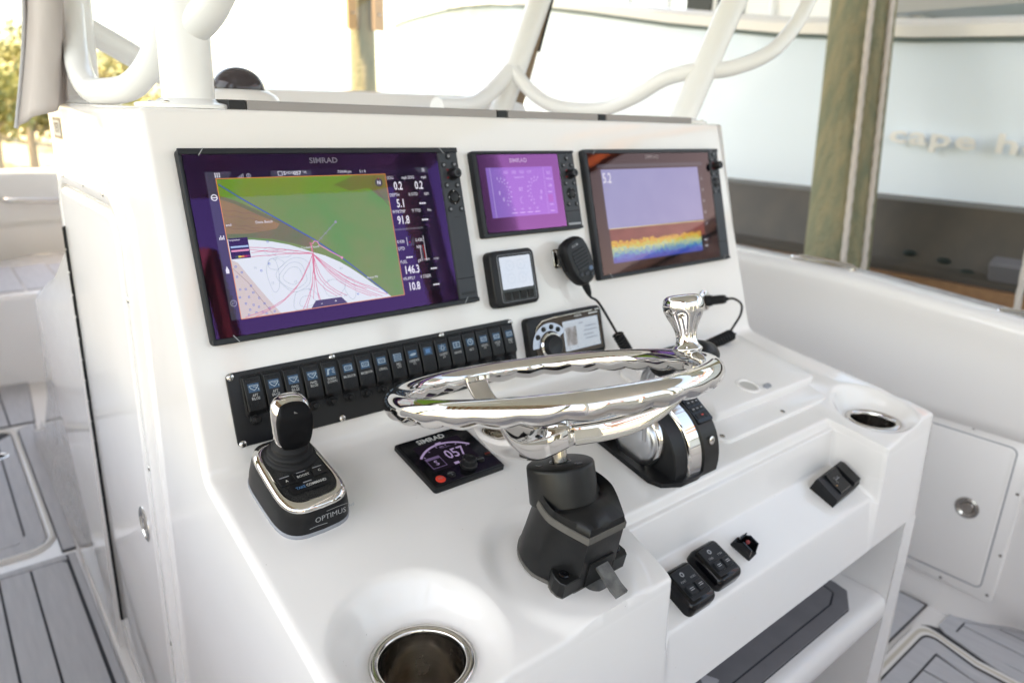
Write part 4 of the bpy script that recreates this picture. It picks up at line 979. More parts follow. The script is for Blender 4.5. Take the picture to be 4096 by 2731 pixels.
    b = MB(); b.add([HB @ Vector((x, fy(z)-.0036, z)) for x, z in ((-.0022, .0630), (.0022, .0625), (-.0018, .0655))], [(0, 1, 2)]); b.done('arrow_mark', mat('dull_print', (.16, .16, .16), .6, spec=.1), t, angle=0)
    b = MB(); b.add([HB @ Vector((x, fy(z)-.0035, z)) for x, z in ((-.010, .0405), (.012, .0405), (.012, .0420), (-.010, .0420))], [(0, 1, 2, 3)]); b.done('handle_slot', mat('slot_black', (.004, .004, .004), .6), t, angle=0)
joystick()

# ------------------------------------------------------------------ autopilot head
def autopilot():
    t = thing('autopilot_head', 'square black autopilot control reading 057 with a red button, flush on the shelf', 'autopilot', shelf_m(.2712, -.1420, 0))
    w, h = .120, .110
    b = MB(); b.stack(w, h, .004, [(0, 0), (0, .006), (.001, .0072), (.0025, .0078)], n=3); b.done('case', BLK, t, angle=30)
    b = MB(); b.stack(w-.006, h-.006, .003, [(0, .0078), (0, .0086), (.0006, .0092)], n=3); b.done('front_panel', BLKG, t, angle=30)
    text('SIMRAD', .0128, WHITET, t, -.006, .0415, .0094, bold=.03, sx=1.05)
    S = MB().rect(-.042, -.0250, .036, .0335, .0094).done('screen', emis('px_dim', (.012, .009, .014)), t, angle=0)
    L = emis('px_mauve', (.33, .25, .40)); L2 = emis('px_mauve_dark', (.12, .085, .16))
    text('057', .0275, L, S, .0090, -.0010, .0097, bold=.01, sx=.82); text('HEADING', .0040, L2, S, .003, .0165, .0097)
    MB().frame(.0235, .0235, .0005, .0215, .0215, .0004, .0095, .0097, c=(-.0285, -.0075), ci=(-.0285, -.0075), n=1, bev=.00005).done('mode_box', L2, S, angle=0)
    MB().rect(-.0402, -.0010, -.0168, .0045, .0097).done('mode_bar', L2, S, angle=0)
    text('S', .0150, L, S, -.0285, -.0095, .0098)
    a = MB(); a.ring(-.002, -.030, .0545, .0580, .0096, 40, radians(42), radians(138)); a.done('heading_arc', L, S, angle=0)
    a = MB()
    for k in range(6):
        an = radians(46+k*17.5); a.strip([(-.002+.0505*cos(an), -.030+.0505*sin(an)), (-.002+.0535*cos(an), -.030+.0535*sin(an))], .0012, .0096)
    a.done('heading_ticks', L, S, angle=0)
    MB().rect(-.0070, .0245, .0030, .0300, .0098).done('heading_flag', L, S, angle=0); text('042', .0046, L, S, -.002, .0195, .0097)
    MB().rect(-.0062, -.0235, .0022, -.0185, .0097).done('mode_flag', L, S, angle=0)
    k = MB(); k.lathe([(.0125, .0092), (.0125, .0125), (.0108, .0140), (.0102, .0215), (.0090, .0228), (.0055, .0228), (.0050, .0220), (.0002, .0220)], 32, (.0095, -.0330, 0), cap1=False); k.done('knob', BLK, t)
    for x, y, r, m, nm in ((-.0430, -.0410, .0070, REDP, 'standby_button'), (-.0240, -.0390, .0062, BLK, 'menu_button'), (.0330, -.0300, .0062, BLK, 'mode_button'), (.0500, -.0240, .0056, BLK, 'auto_button')):
        MB().lathe([(r, .0090), (r, .0101), (r*.85, .0106), (.0002, .0107)], 22, (x, y, 0), cap1=False).done(nm, m, t)
    text('STBY', .0038, GREYT, t, -.0430, -.0410, .0110); text('MENU', .0036, GREYT, t, -.0240, -.0375, .0110); text('X', .0036, GREYT, t, -.0240, -.0415, .0110); text('MODE', .0040, GREYT, t, .0330, -.0300, .0110); text('AUTO', .0036, REDP, t, .0500, -.0240, .0110)
autopilot()

# ------------------------------------------------------------------ steering wheel and tilt helm
WC = Vector((.2908, -.3255, -.0089)); WN = Vector((.0378, .2700, .9620)).normalized()
E1 = Vector((0, 1, 0)).cross(WN).normalized(); E2 = WN.cross(E1)
WM = Matrix((E1, E2, WN)).transposed().to_4x4(); WM.translation = WC
def wheel():
    t = thing('steering_wheel', 'polished steel steering wheel with finger grips and a spinner knob, tilted forward', 'steering wheel', WM)
    R, rt, NG = .185, .0150, 28
    nu, nv = NG*16, 30; b = MB()
    for i in range(nu):
        u = 2*pi*i/nu
        g = (1-abs(sin(NG*u/2)))**.9
        for j in range(nv):
            v = 2*pi*j/nv                      # v=0 outward, pi/2 up
            d = 0
            for vc in (-1.60,):
                dv = (v-vc+pi) % (2*pi)-pi
                d += max(0, cos(dv*1.0) if abs(dv) < 1.57 else 0)**.9
            r = rt*(1-.25*d*g-.01*d)
            b.v.append(((R+r*cos(v))*cos(u), (R+r*cos(v))*sin(u), r*sin(v)))
    for i in range(nu):
        for j in range(nv):
            b.f.append((i*nv+j, ((i+1) % nu)*nv+j, ((i+1) % nu)*nv+(j+1) % nv, i*nv+(j+1) % nv))
    b.done('rim', CHROME, t, angle=180)
    for a in (85, 205, 325):
        a = radians(a); Ma = Matrix.Rotation(a, 4, 'Z')
        path = [(.1745, -.0030), (.1700, -.0130), (.1590, -.0270), (.1410, -.0405), (.1150, -.0525), (.0850, -.0600), (.0520, -.0635), (.0180, -.0635)]
        P = catmull([Vector(p) for p in path], 5); rings = []
        for i, p in enumerate(P):
            tg = (P[min(i+1, len(P)-1)]-P[max(i-1, 0)]).normalized(); nn = Vector((-tg.y, tg.x)); s = i/(len(P)-1)
            wd = .0350-.004*sin(pi*s)+(.008 if s > .85 else 0)*(s-.85)/.15; th = .0030+.0085*sstep(.25, .75, s)
            ring = []
            for xx, yy in rrect(wd, th*2, min(.0022, th*.8), 3):
                q = p+nn*yy; ring.append(Ma @ Vector((q.x, xx, q.y)))
            rings.append(ring)
        MB().loft(rings).done('spoke', CHROME, t, angle=50).data
        f = MB(); f.stack(.0085, .0400, .003, [(0, -.004), (0, .001), (.001, .002)], c=(.1700, 0), n=3); o = f.done('spoke_foot', CHROME, t, angle=40); o.data.transform(Ma)
    b = MB(); b.lathe([(.012, -.0770), (.019, -.0765), (.0265, -.0740), (.0285, -.069), (.0275, -.0590), (.0235, -.0565), (.0235, -.0545), (.0215, -.0525), (.0175, -.0505), (.0155, -.0450), (.0155, -.0370), (.0145, -.0355), (.0002, -.0350)], 40, cap1=False); b.done('hub', CHROME, t, angle=40)
    MB().lathe([(.0095, -.105), (.0095, -.0760)], 24).done('shaft', STEEL, t)
    # spinner knob
    a = radians(337); kx, ky = R*cos(a), R*sin(a)
    prof = [(.0150, .0100), (.0185, .0150), (.0188, .0175), (.0170, .0195), (.0145, .0225), (.0130, .0280), (.0128, .0330), (.0142, .0400), (.0178, .0490), (.0220, .0570), (.0248, .0640), (.0258, .0710), (.0248, .0775), (.0225, .0815), (.0190, .0838), (.0120, .0850), (.0002, .0853)]
    PR = catmull([Vector(p) for p in prof], 3); n = 72; rings = []
    for p in PR:
        fl = sstep(.020, .034, p.y)*(1-sstep(.056, .066, p.y))
        rings.append([((kx+p.x*(1-.16*fl*(.5-.5*cos(6*(2*pi*i/n)))**1.5)*cos(2*pi*i/n)), (ky+p.x*(1-.16*fl*(.5-.5*cos(6*(2*pi*i/n)))**1.5)*sin(2*pi*i/n)), p.y) for i in range(n)])
    MB().loft(rings).done('spinner_knob', CHROME, t, angle=70)
wheel()
def pedestal():
    base = Vector((.292, -.372, shelf_z(-.372)))
    t = thing('tilt_steering_helm', 'black tilt steering column with grey gasket band and tilt lever, under the steel wheel', 'steering column', shelf_m(.292, -.372, .0005))
    Mi = t.matrix_world.inverted()
    def ring(cx, cy, r, flat, z, hw, tz=0, n=64, zc=0):      # local shelf frame; -y is aft; flat aft face with half width hw
        half = [(hw, -flat), (hw+(r*.97-hw)*.36, -flat*.70), (hw+(r*.97-hw)*.80, -flat*.30), (r*.985, .06*r), (r*.90, r*.50), (r*.62, r*.86), (r*.26, r*1.04), (0, r*1.07)]
        H = catmull([Vector(p) for p in half], 6)
        full = H[:-1]+[Vector((-p.x, p.y)) for p in reversed(H)]
        full += [Vector((-hw+2*hw*k/6, -flat)) for k in range(1, 6)]
        # resample by angle order so that every ring has matching points
        return [Vector((cx+p.x, cy+p.y, z+tz*(cy+p.y)+zc)) for p in full]
    hw = .030
    sl = .12
    FR = .0445
    # foot gasket and housing
    b = MB(); b.loft([ring(0, .004, .060, .049, 0, .034), ring(0, .004, .060, .049, .0040, .034), ring(0, .004, .059, .049, .0046, .034)]); b.done('foot_gasket', GREYR, t, angle=30)
    b = MB(); b.loft([ring(0, .004, .0590, .0480, .0046, hw), ring(0, .004, .0585, .0478, .010, hw), ring(0, .004, .0560, .0474, .035, hw), ring(0, .004, .0535, .0470, .060, hw, .06), ring(0, .004, .0520, .0465, .080, hw, sl)]); b.done('housing', BLKW, t, angle=35)
    b = MB(); b.loft([ring(0, .004, .0518, .0463, .0800, hw, sl), ring(0, .004, .0534, .0480, .0803, hw+.001, sl), ring(0, .004, .0528, .0476, .0885, hw+.001, sl), ring(0, .004, .0512, .0460, .0890, hw, sl)], False, False); b.done('gasket_band', GREYR, t, angle=35)
    # upper housing flowing into the tilted cap
    AX = (Mi.to_3x3() @ WN).normalized()
    C0 = Mi @ (WC-WN*.0965); C1 = Mi @ (WC-WN*.142)
    ex = Vector((1, 0, 0)); ex = (ex-AX*ex.dot(AX)).normalized(); ey = AX.cross(ex)
    angs = [atan2(p.y/1.06, p.x) for p in ring(0, 0, .05, .047, 0, .030)]
    def cap(c, r, n=64): return [c+ex*r*cos(a)+ey*r*sin(a) for a in angs]
    low = ring(0, .004, .0510, .0458, .0886, hw-.001, sl)
    c_lo = cap(C1, .0420)
    rings = [low]
    mid = ring(0, .004, .0500, .0440, .098, hw-.002, sl*1.2)
    rings.append(mid)
    mix = lambda A, B, k, up=0: [a.lerp(q, k)+Vector((0, 0, up)) for a, q in zip(A, B)]
    rings.append(mix(mid, c_lo, .45, .0035)); rings.append(mix(mid, c_lo, .85, .002)); rings.append(c_lo)
    rings += [cap(C0-AX*.004, .0412), cap(C0-AX*.0012, .0405), cap(C0, .0385)]
    MB().loft(rings).done('tilt_housing', BLKW, t, angle=50)
    for k in (40, 160, 280):
        a = radians(k); p = C0+ex*.027*cos(a)+ey*.027*sin(a)
        Ms = Matrix((ex, ey, AX)).transposed().to_4x4(); Ms.translation = p
        MB().lathe([(.0048, -.001), (.0048, .0004), (.0042, .0006), (.0024, .0004), (.0002, .0003)], 14, M=Ms, cap1=False).done('cap_screw', BLKG, t)
    Ms = Matrix((ex, ey, AX)).transposed().to_4x4(); Ms.translation = C0
    MB().lathe([(.0135, -.001), (.0135, .0005), (.0115, .0008), (.0110, -.0002)], 24, M=Ms, cap1=False).done('shaft_seal', BLKG, t)
    # ears with bolts at the aft corners
    for s in (-1, 1):
        P = [(s*.040, -.004), (s*.0525, -.020), (s*.0555, -.028), (s*.0555, -.038), (s*.0520, -.0442), (s*.028, -.0442), (s*.028, -.030)]
        if s < 0: P.reverse()
        MB().prism(P, 0, .0046).done('ear_gasket', GREYR, t, angle=30)
        b = MB(); b.loft([[(x, y, .0046) for x, y in P], [(x, y, .0235) for x, y in P], [(s*.040+(x-s*.040)*.95, -.028+(y+.028)*.95, .0246) for x, y in P]]); b.done('mounting_ear', BLKW, t, angle=14)
        MB().lathe([(.0062, .0248), (.0062, .0268), (.0050, .0278), (.0028, .0276), (.0026, .0262), (.0002, .0262)], 14, (s*.0435, -.0310, 0), cap1=False).done('bolt', BLKG, t)
    # slot, lever and dust shield
    b = MB(); b.box((.002, -.0424, .0225), (.040, .006, .036)); b.done('lever_slot', mat('slot_black', (.004, .004, .004), .6), t, angle=0)
    b = MB(); b.loft([[(.004+x, y, z+dz) for x, dz in ((-.0095, 0), (.0095, .001), (.0095, .0045), (-.0095, .0035))] for y, z in ((-.030, .0330), (-.052, .0250), (-.0720, .0165), (-.0830, .0145))]); b.done('tilt_lever', mat('worn_grey_metal', (.10, .10, .10), .45, .6, noise=(80, .2, (1, 1, 1), (.22, .22, .21))), t, angle=25)
    b = MB(); b.loft([[(x, y, z) for x in (-.0016, .0016)] for y, z in ((-.036, .0310), (-.056, .0255), (-.056, .0190), (-.036, .024))], False, False); b.done('lever_rib', GREYR, t, angle=20)
    b = MB(); b.lathe([(.0165, .0010), (.0165, .0035), (.0150, .0045), (.0002, .0050)], 24, (.002, -.046, 0), cap1=False); b.done('lever_disc', mat('worn_grey_metal', (.10, .10, .10), .45), t)
pedestal()

# ------------------------------------------------------------------ twin lever throttle
def throttle():
    t = thing('throttle_control', 'black and chrome twin lever throttle with button pad, right of the wheel', 'throttle', shelf_m(.566, -.268, .0005))
    SAT = mat('satin_silver', (.55, .56, .58), .28, 1)
    def dome(x, k, dz=0, n=26, ylen=.079, hh=.092):
        P = []
        for i in range(n+1):
            a = pi*i/n
            y = -cos(a)*ylen*k; z = (max(0, sin(a))**.8)*hh*k
            y += .012*sin(a)
            P.append((x, y, max(0, z)+dz))
        return P
    def slab(x0, x1, k, m, name, ang=40, bev=.003):
        b = MB(); b.loft([dome(x0, k*.95), dome(x0+bev, k), dome(x1-bev, k), dome(x1, k*.95)]); return b.done(name, m, t, angle=ang)
    b = MB(); P = [(-.058, .080), (-.030, .088), (.030, .088), (.074, .076), (.078, -.058), (.064, -.072), (.020, -.082), (-.020, -.081), (-.050, -.068), (-.060, -.050)]
    b.prism(P, 0, .008); b.done('base_plate', BLK, t, angle=30)
    slab(-.030, .004, .93, BLK, 'centre_housing')
    slab(.001, .032, .985, CHROME, 'chrome_band')
    slab(.032, .075, 1.0, mat('dark_bronze_plastic', (.012, .0105, .010), .34, spec=.35, bump=(600, .1, .0004)), 'button_housing')
    # left lever hub
    M = Matrix.Translation((-.030, .004, .038)) @ Matrix.Rotation(-pi/2, 4, 'Y')
    MB().lathe([(.046, 0), (.046, .006), (.0445, .0085), (.0410, .010)], 40, M=M).done('hub_rim', CHROME, t)
    MB().lathe([(.0410, .0095), (.0400, .013), (.0370, .016), (.0300, .0175), (.0002, .0180)], 40, M=M, cap1=False).done('lever_hub', SAT, t)
    # lever arms
    for x0, w_, m in ((-.043, .016, SAT), (.018, .014, CHROME)):
        b = MB(); path = [(-.004, .050), (.004, .085), (.010, .120), (.012, .150), (.004, .172)]
        rings = []
        for i, (y, z) in enumerate(path):
            d = .030-.004*i
            rings.append([(x0+xx-.002, y+yy, z) for xx, yy in rrect(w_, d, .006, 3)])
        b.loft(rings); b.done('lever', m, t, angle=40)
    # grips
    for x0, x1, m in ((-.068, -.004, BLK), (.000, .068, BLK)):
        rings = []
        for k in range(9):
            s = k/8; x = x0+(x1-x0)*s; r = .0165*(1-.25*abs(2*s-1)**4)
            if k in (0, 8): r *= .55
            rings.append([(x, -.010+r*1.25*cos(2*pi*i/24), .176+r*.95*sin(2*pi*i/24)+.008*(1-abs(2*s-1))) for i in range(24)])
        MB().loft(rings).done('grip', m, t, angle=60)
    b = MB(); b.loft([[(x, -.010+.0195*cos(2*pi*i/24), .178+.0155*sin(2*pi*i/24)) for i in range(24)] for x in (-.048, -.038)]); b.done('grip_band', CHROME, t, angle=40)
    # buttons on the aft facing slope
    def on(a, x, ext):
        y = -cos(a)*.079+.012*sin(a); z = (max(0, sin(a))**.8)*.092
        return Vector((x, y, z))
    a0 = 1.10
    p = on(a0, .0535, 0); q = on(a0+.1, .0535, 0); tg = (q-p).normalized()
    nn = Vector((0, -tg.z, tg.y)); nn = nn if nn.z > 0 and nn.y < 0 else -nn
    Mb = Matrix(((1, 0, 0), (0, tg.y, nn.y), (0, tg.z, nn.z))).to_4x4(); Mb.translation = p-nn*.0004
    b = MB(); b.stack(.036, .046, .004, [(0, -.008), (0, .0006), (.0008, .0014)], n=4); o = b.done('button_panel', BLKG, t, angle=30); o.data.transform(Mb)
    for r_ in range(3):
        for c in range(3):
            o = MB().stack(.0088, .0095, .001, [(0, .0012), (0, .0020), (.0005, .0024)], c=(-.0098+.0098*c, .014-.0125*r_), n=2).done('panel_button', CHAR2, t, angle=30); o.data.transform(Mb)
            if not (r_ == 2 and c != 1):
                g = MB().rect(-.0098+.0098*c-.0024, .014-.0125*r_-.0010, -.0098+.0098*c+.0024, .014-.0125*r_+.0010, .0026).done('button_symbol', GREYT if r_ < 2 else REDP, t, angle=0); g.data.transform(Mb)
    p = on(.50, .0535, 0); Mb2 = Matrix.Translation(p+Vector((0, -.0015, .0008))) @ Matrix.Rotation(radians(66), 4, 'X')
    o = MB().lathe([(.0066, -.001), (.0066, .0008), (.0055, .0014), (.0002, .0015)], 24, cap1=False).done('round_emblem', CHROME, t); o.data.transform(Mb2)
    o = MB().strip([(-.0040, -.001), (-.0015, .002), (.001, -.001), (.004, .0018)], .0012, .0018).done('emblem_wave', CHAR, t, angle=0); o.data.transform(Mb2)
throttle()

# ------------------------------------------------------------------ cup holders
for cx, cy, cz, R, lab in ((CUPL[0], CUPL[1], CUPL[2], .0560, 'steel drink holder sunk in the round pocket in front of the joystick'), (CUPR[0], CUPR[1], CUPR[2], .0500, 'steel drink holder in the pocket at the right end of the console')):
    t = thing('cup_holder', lab, 'cup holder', Vector((cx, cy, cz)), 'steel cup holders in the console')
    MB().lathe([(R, -.0005), (R, .0016), (R-.002, .0030), (R-.006, .0034), (R-.009, .0026), (R-.0105, .0005), (R-.0112, -.006)], 64, cap0=False, cap1=False).done('rim', mat('polished_worn_steel', (.60, .57, .54), .12, 1, rnoise=.06), t, angle=60)
    MB().lathe([(R-.0112, -.004), (R-.0118, -.030), (R-.0125, -.078), (R-.0145, -.084), (R-.020, -.0865), (.0002, -.087)], 64, cap0=False, cap1=False).done('cup', STEEL, t, angle=50)
    MB().lathe([(R-.022, -.0862), (R-.023, -.0845), (R-.027, -.0845), (R-.028, -.0862)], 48, cap0=False, cap1=False).done('drain_ring', STEEL, t, angle=50)

# ------------------------------------------------------------------ small controls in the recess
def trim_pod(x, y, word, label):
    t = thing('trim_switch', label, 'trim switch', nook_m(x, y, radians(0)), 'trim switch pods in the recess')
    w, h = .058, .064
    b = MB(); b.stack(w, h, .010, [(0, 0), (0, .012), (.001, .0165), (.0035, .0205), (.006, .0220)], n=5); b.done('case', BLKG, t, angle=40)
    b = MB(); b.stack(.042, .046, .003, [(0, .0219), (0, .0228), (.0006, .0232)], c=(0, .001), n=3); b.done('face', CHAR2, t, angle=30)
    for s in (-1, 1):
        MB().stack(.0155, .0150, .001, [(0, .0230), (0, .0255), (.0008, .0264)], c=(s*.0098, -.0085), n=2).done('key', CHAR2, t, angle=30)
        for k in range(2): MB().rect(s*.0098-.0040, -.0075-.0026*k, s*.0098+.0040, -.0063-.0026*k, .0266).done('key_print', GREYT, t, angle=0)
        text(word, .0042, GREYT, t, s*.0105, .0060, .0234)
    MB().ring(-.004, .0155, .0018, .0038, .0234, 14).done('propeller_icon', GREYT, t, angle=0)
trim_pod(.4815, -.418, 'PORT', 'black trim switch pod marked PORT, half hidden by the steering pod corner')
trim_pod(.5545, -.411, 'STBD', 'black trim switch pod marked STBD, beside the small guarded toggle')
def guard():
    t = thing('guarded_toggle', 'tiny black guarded toggle switch with a red tip in the recess', 'toggle switch', nook_m(.636, -.411, radians(8)))
    b = MB(); b.stack(.026, .036, .003, [(0, 0), (0, .0025), (.0006, .0032)], n=3); b.done('plate', BLK, t, angle=30)
    for s in (-1, 1):
        b = MB(); P = [(-.016, .003), (-.012, .019), (.004, .021), (.014, .012), (.016, .003)]
        b.loft([[(s*.0115+dx, y, z) for y, z in P] for dx in (-.0014, .0014)]); b.done('guard_wall', BLKG, t, angle=25)
    b = MB(); b.loft([[(x, .013+dy, z) for x in (-.0115, .0115)] for dy, z in ((0, .003), (.0025, .003), (-.001, .0205), (-.0035, .0205))], False, False); b.done('guard_back', BLKG, t, angle=25)
    MB().lathe([(.0040, .003), (.0036, .008), (.0022, .009), (.0024, .015), (.0030, .018), (.0018, .0198), (.0002, .020)], 14, (0, .001, 0), cap1=False).done('toggle', CHROME, t)
    MB().lathe([(.0032, .0158), (.0034, .0186), (.002, .0204), (.0002, .0206)], 14, (0, .001, 0), cap1=False).done('toggle_tip', mat('dark_red', (.25, .03, .03), .4), t)
guard()
def usb():
    t = thing('power_outlet_switch', 'black rocker switch in a raised block at the right end of the recess', 'rocker switch', nook_m(.930, -.404, radians(4)))
    b = MB(); b.loft([[(x, y, z) for y, z in ((-.024, 0), (-.024, .016), (-.021, .0185), (.022, .026), (.025, .0235), (.025, 0))] for x in (-.047, .047)]); b.done('block', BLK, t, angle=25)
    P = [(-.019, .0185), (-.017, .0225), (.002, .0245), (.020, .0300), (.022, .0255)]
    b = MB(); b.loft([[(x, y, z) for y, z in P] for x in (-.026, .018)]); b.done('rocker', BLKG, t, angle=25)
    b = MB(); b.loft([[(x, y, z) for y, z in ((-.022, .018), (-.020, .026), (.018, .031), (.024, .028))] for x in (.021, .046)]); b.done('outlet_cap', BLK, t, angle=25)
    M = Matrix.Translation((-.004, .004, .0262)) @ Matrix.Rotation(.20, 4, 'X')
    o = MB().strip([(-.008, 0), (.009, 0)], .0008, 0).strip([(-.004, .005), (.0, 0), (.005, .004)], .0008, 0).strip([(-.008, -.006), (-.008, .006)], .0008, 0).done('switch_icon', GREYT, t, angle=0); o.data.transform(M)
    MB().lathe([(.0012, .0235), (.0010, .0246), (.0002, .0248)], 8, (-.020, -.004, 0), cap1=False).done('pilot_light', mat('amber_lens', (.5, .25, .08), .3), t)
usb()

# ------------------------------------------------------------------ hardtop frame, windshield, compass, curtain
def t_top():
    t = thing('hardtop_frame', 'white powder coated pipe frame carrying the hardtop over the console', 'hardtop frame', Vector((.58, .4, .288)))
    def pipe(pts, r, name, sm=8, n=20):
        o = MB().tube(pts, r, n, smooth=sm).done(name, PIPE, None, angle=60); attach(o, t); return o
    def post(foot, top, r, name='post'):
        o = pipe([foot, top], r, name, 0)
        f = MB().lathe([(r*2.0, 0), (r*2.0, .004), (r*1.9, .0055), (r*1.25, .0075), (r*1.02, .012)], 32, (foot[0], foot[1], foot[2])).done('foot_flange', PIPE, None, angle=50); attach(f, t)
        return o
    def flange_bolts(p, r):
        for k in range(4):
            a = pi/4+k*pi/2; o = MB().lathe([(.0042, .004), (.0042, .0068), (.0030, .0082), (.0002, .0084)], 10, (p[0]+r*1.62*cos(a), p[1]+r*1.62*sin(a), p[2]), cap1=False).done('flange_bolt', SCREW, None); attach(o, t)
    near = Vector((.052, .165, .2885)); flange_bolts(near, .0335); flange_bolts((1.118, .160, .2885), .029)
    post(near, Vector((.052+.025, .185, 1.10)), .0335)
    pipe([(.055, .165, .384), (.062, .152, .391), (.074, .140, .404), (.086, .132, .424), (.098, .125, .455), (.112, .118, .53), (.13, .11, .70), (.14, .10, 1.1)], .0235, 'brace')
    post(Vector((.006, .66, .2885)), Vector((.040, .68, 1.10)), .0335)
    pipe([(.070, .235, .60), (.064, .245, .47), (.056, .262, .41), (.044, .285, .355), (.020, .33, .316), (-.004, .40, .3075), (-.012, .46, .312), (-.010, .53, .340), (-.002, .59, .385), (.010, .64, .45)], .0195, 'hand_rail')
    pipe([(.010, .68, .43), (.10, .70, .385), (.19, .715, .335), (.25, .72, .300)], .0225, 'gusset_pipe')
    post(Vector((1.118, .160, .2885)), Vector((1.56, .150, 1.10)), .0290)
    M0 = Vector((.985, .66, .2885))
    post(M0, Vector((1.36, .69, 1.10)), .0300)
    pipe([(1.015, .655, .405), (.965, .645, .365), (.90, .62, .330), (.83, .59, .312), (.72, .56, .306)], .0210, 'brace')
    pipe([(1.02, .645, .405), (1.035, .60, .360), (1.06, .545, .324), (1.10, .48, .312), (1.125, .40, .318), (1.125, .31, .345), (1.140, .235, .385), (1.165, .170, .402), (1.20, .140, .405), (1.235, .115, .413), (1.30, .085, .440), (1.36, .075, .48), (1.42, .07, .55), (1.50, .07, .70), (1.58, .07, 1.1)], .0175, 'hand_rail')
    # roof panel
    b = MB()
    b.loft([[(.60+x, -.25+y, z) for x, y in rrect(2.1-2*i, 3.3-2*i, .25, 8)] for i, z in ((.03, 1.10), (0, 1.115), (0, 1.15), (.04, 1.175))]); o = b.done('roof_panel', GEL2, None, angle=50); attach(o, t)
    for x, y in ((-.30, -1.65), (1.5, -1.65)): pipe([(x*.85+.06, y, -1.0), (x*.92+.03, y+.05, 0), (x, y+.1, 1.1)], .030, 'post', 4)
t_top()
def windshield():
    t = thing('windshield', 'bronze edged windshield frame with a black seal strip above the white sill', 'windshield', Vector((.9, .76, .29)))
    b = MB(); prof = [(.70, .2885), (.705, .318), (.715, .332), (.74, .336), (.79, .330), (.80, .2885)]
    rows = []
    for x, dz in ((.30, -.010), (.36, -.003), (.6, .001), (.95, .006), (1.05, .004), (1.12, -.01)): rows.append([(x, y, z+(dz if z > .3 else 0)) for y, z in prof])
    b.loft(rows); attach(b.done('sill', GEL2, None, angle=40), t)
    def bar(p, q, w, d, m, name):
        p = Vector(p); q = Vector(q); tg = (q-p).normalized(); sx_ = Vector((.80, -.60, 0)); sx_ = (sx_-tg*sx_.dot(tg)).normalized(); sy = tg.cross(sx_)
        b = MB(); b.loft([[e+sx_*a*w/2+sy*c*d/2 for a, c in ((-1, -1), (1, -1), (1, 1), (-1, 1))] for e in (p, q)]); attach(b.done(name, m, None, angle=20), t)
    b = MB(); b.add([(.04, .752, .325), (1.095, .752, .335), (1.29, .805, .95), (.06, .805, .95)], [(0, 1, 2, 3)]); attach(b.done('pane', glass('clear_pane', (1, 1, 1), .8), None, angle=0), t)
    bar((1.098, .745, .289), (1.306, .745, .95), .052, .012, BRAC, 'edge_frame')
    bar((1.178, .738, .47), (1.328, .738, .95), .024, .014, BLKR, 'seal_strip')
windshield()
def compass():
    t = thing('compass', 'round ship compass with a smoked dome on a white base at the dash top', 'compass', Vector((.190, .36, .2885)))
    MB().lathe([(.066, 0), (.066, .012), (.060, .022), (.046, .030), (.040, .030)], 40).done('base', GEL2, t)
    MB().lathe([(.042*cos(a), .030+.036*sin(a)) for a in [pi/2*i/10 for i in range(10)]]+[(.0004, .066)], 40, cap1=False).done('dome', mat('smoked_dome', (.05, .04, .045), .03), t)
    MB().ring(0, 0, .040, .0445, .0315, 40).done('dome_ring', CHROME, t, angle=0)
compass()
def curtain():
    t = thing('canvas_curtain', 'rolled beige canvas enclosure curtain hanging beside the far post', 'curtain', Vector((-.03, .62, .30)))
    b = MB(); rows = []
    for i in range(22):
        s = i/21; z = .58-.325*s; row = []
        for j in range(26):
            u = j/25
            x = -.060+.058*u+.004*sin(9*u+2*s)+.003*sin(17*u+5*s)-.040*s*s*(1-u)-.020*s*u
            y = .60+.030*sin(7*u+1.5*s)-.05*u+.02*s*(1-u)
            zz = z-.012*s+(.050*u**.8)*s
            row.append((x, y, zz))
        rows.append(row)
    b.loft(rows, False, False, closed=False); o = b.done('canvas', CANV, None, angle=80, fix=False); attach(o, t)
    md = o.modifiers.new('thick', 'SOLIDIFY'); md.thickness = .0025
    rows = [[(p[0]-.0015, p[1]-.003, p[2]) for p in r[:2]] for r in rows]
    hem = MB().tube([Vector(r[0]) for r in rows], .0032, 8).done('hem', mat('grey_hem', (.45, .44, .45), .6), None); attach(hem, t)
curtain()

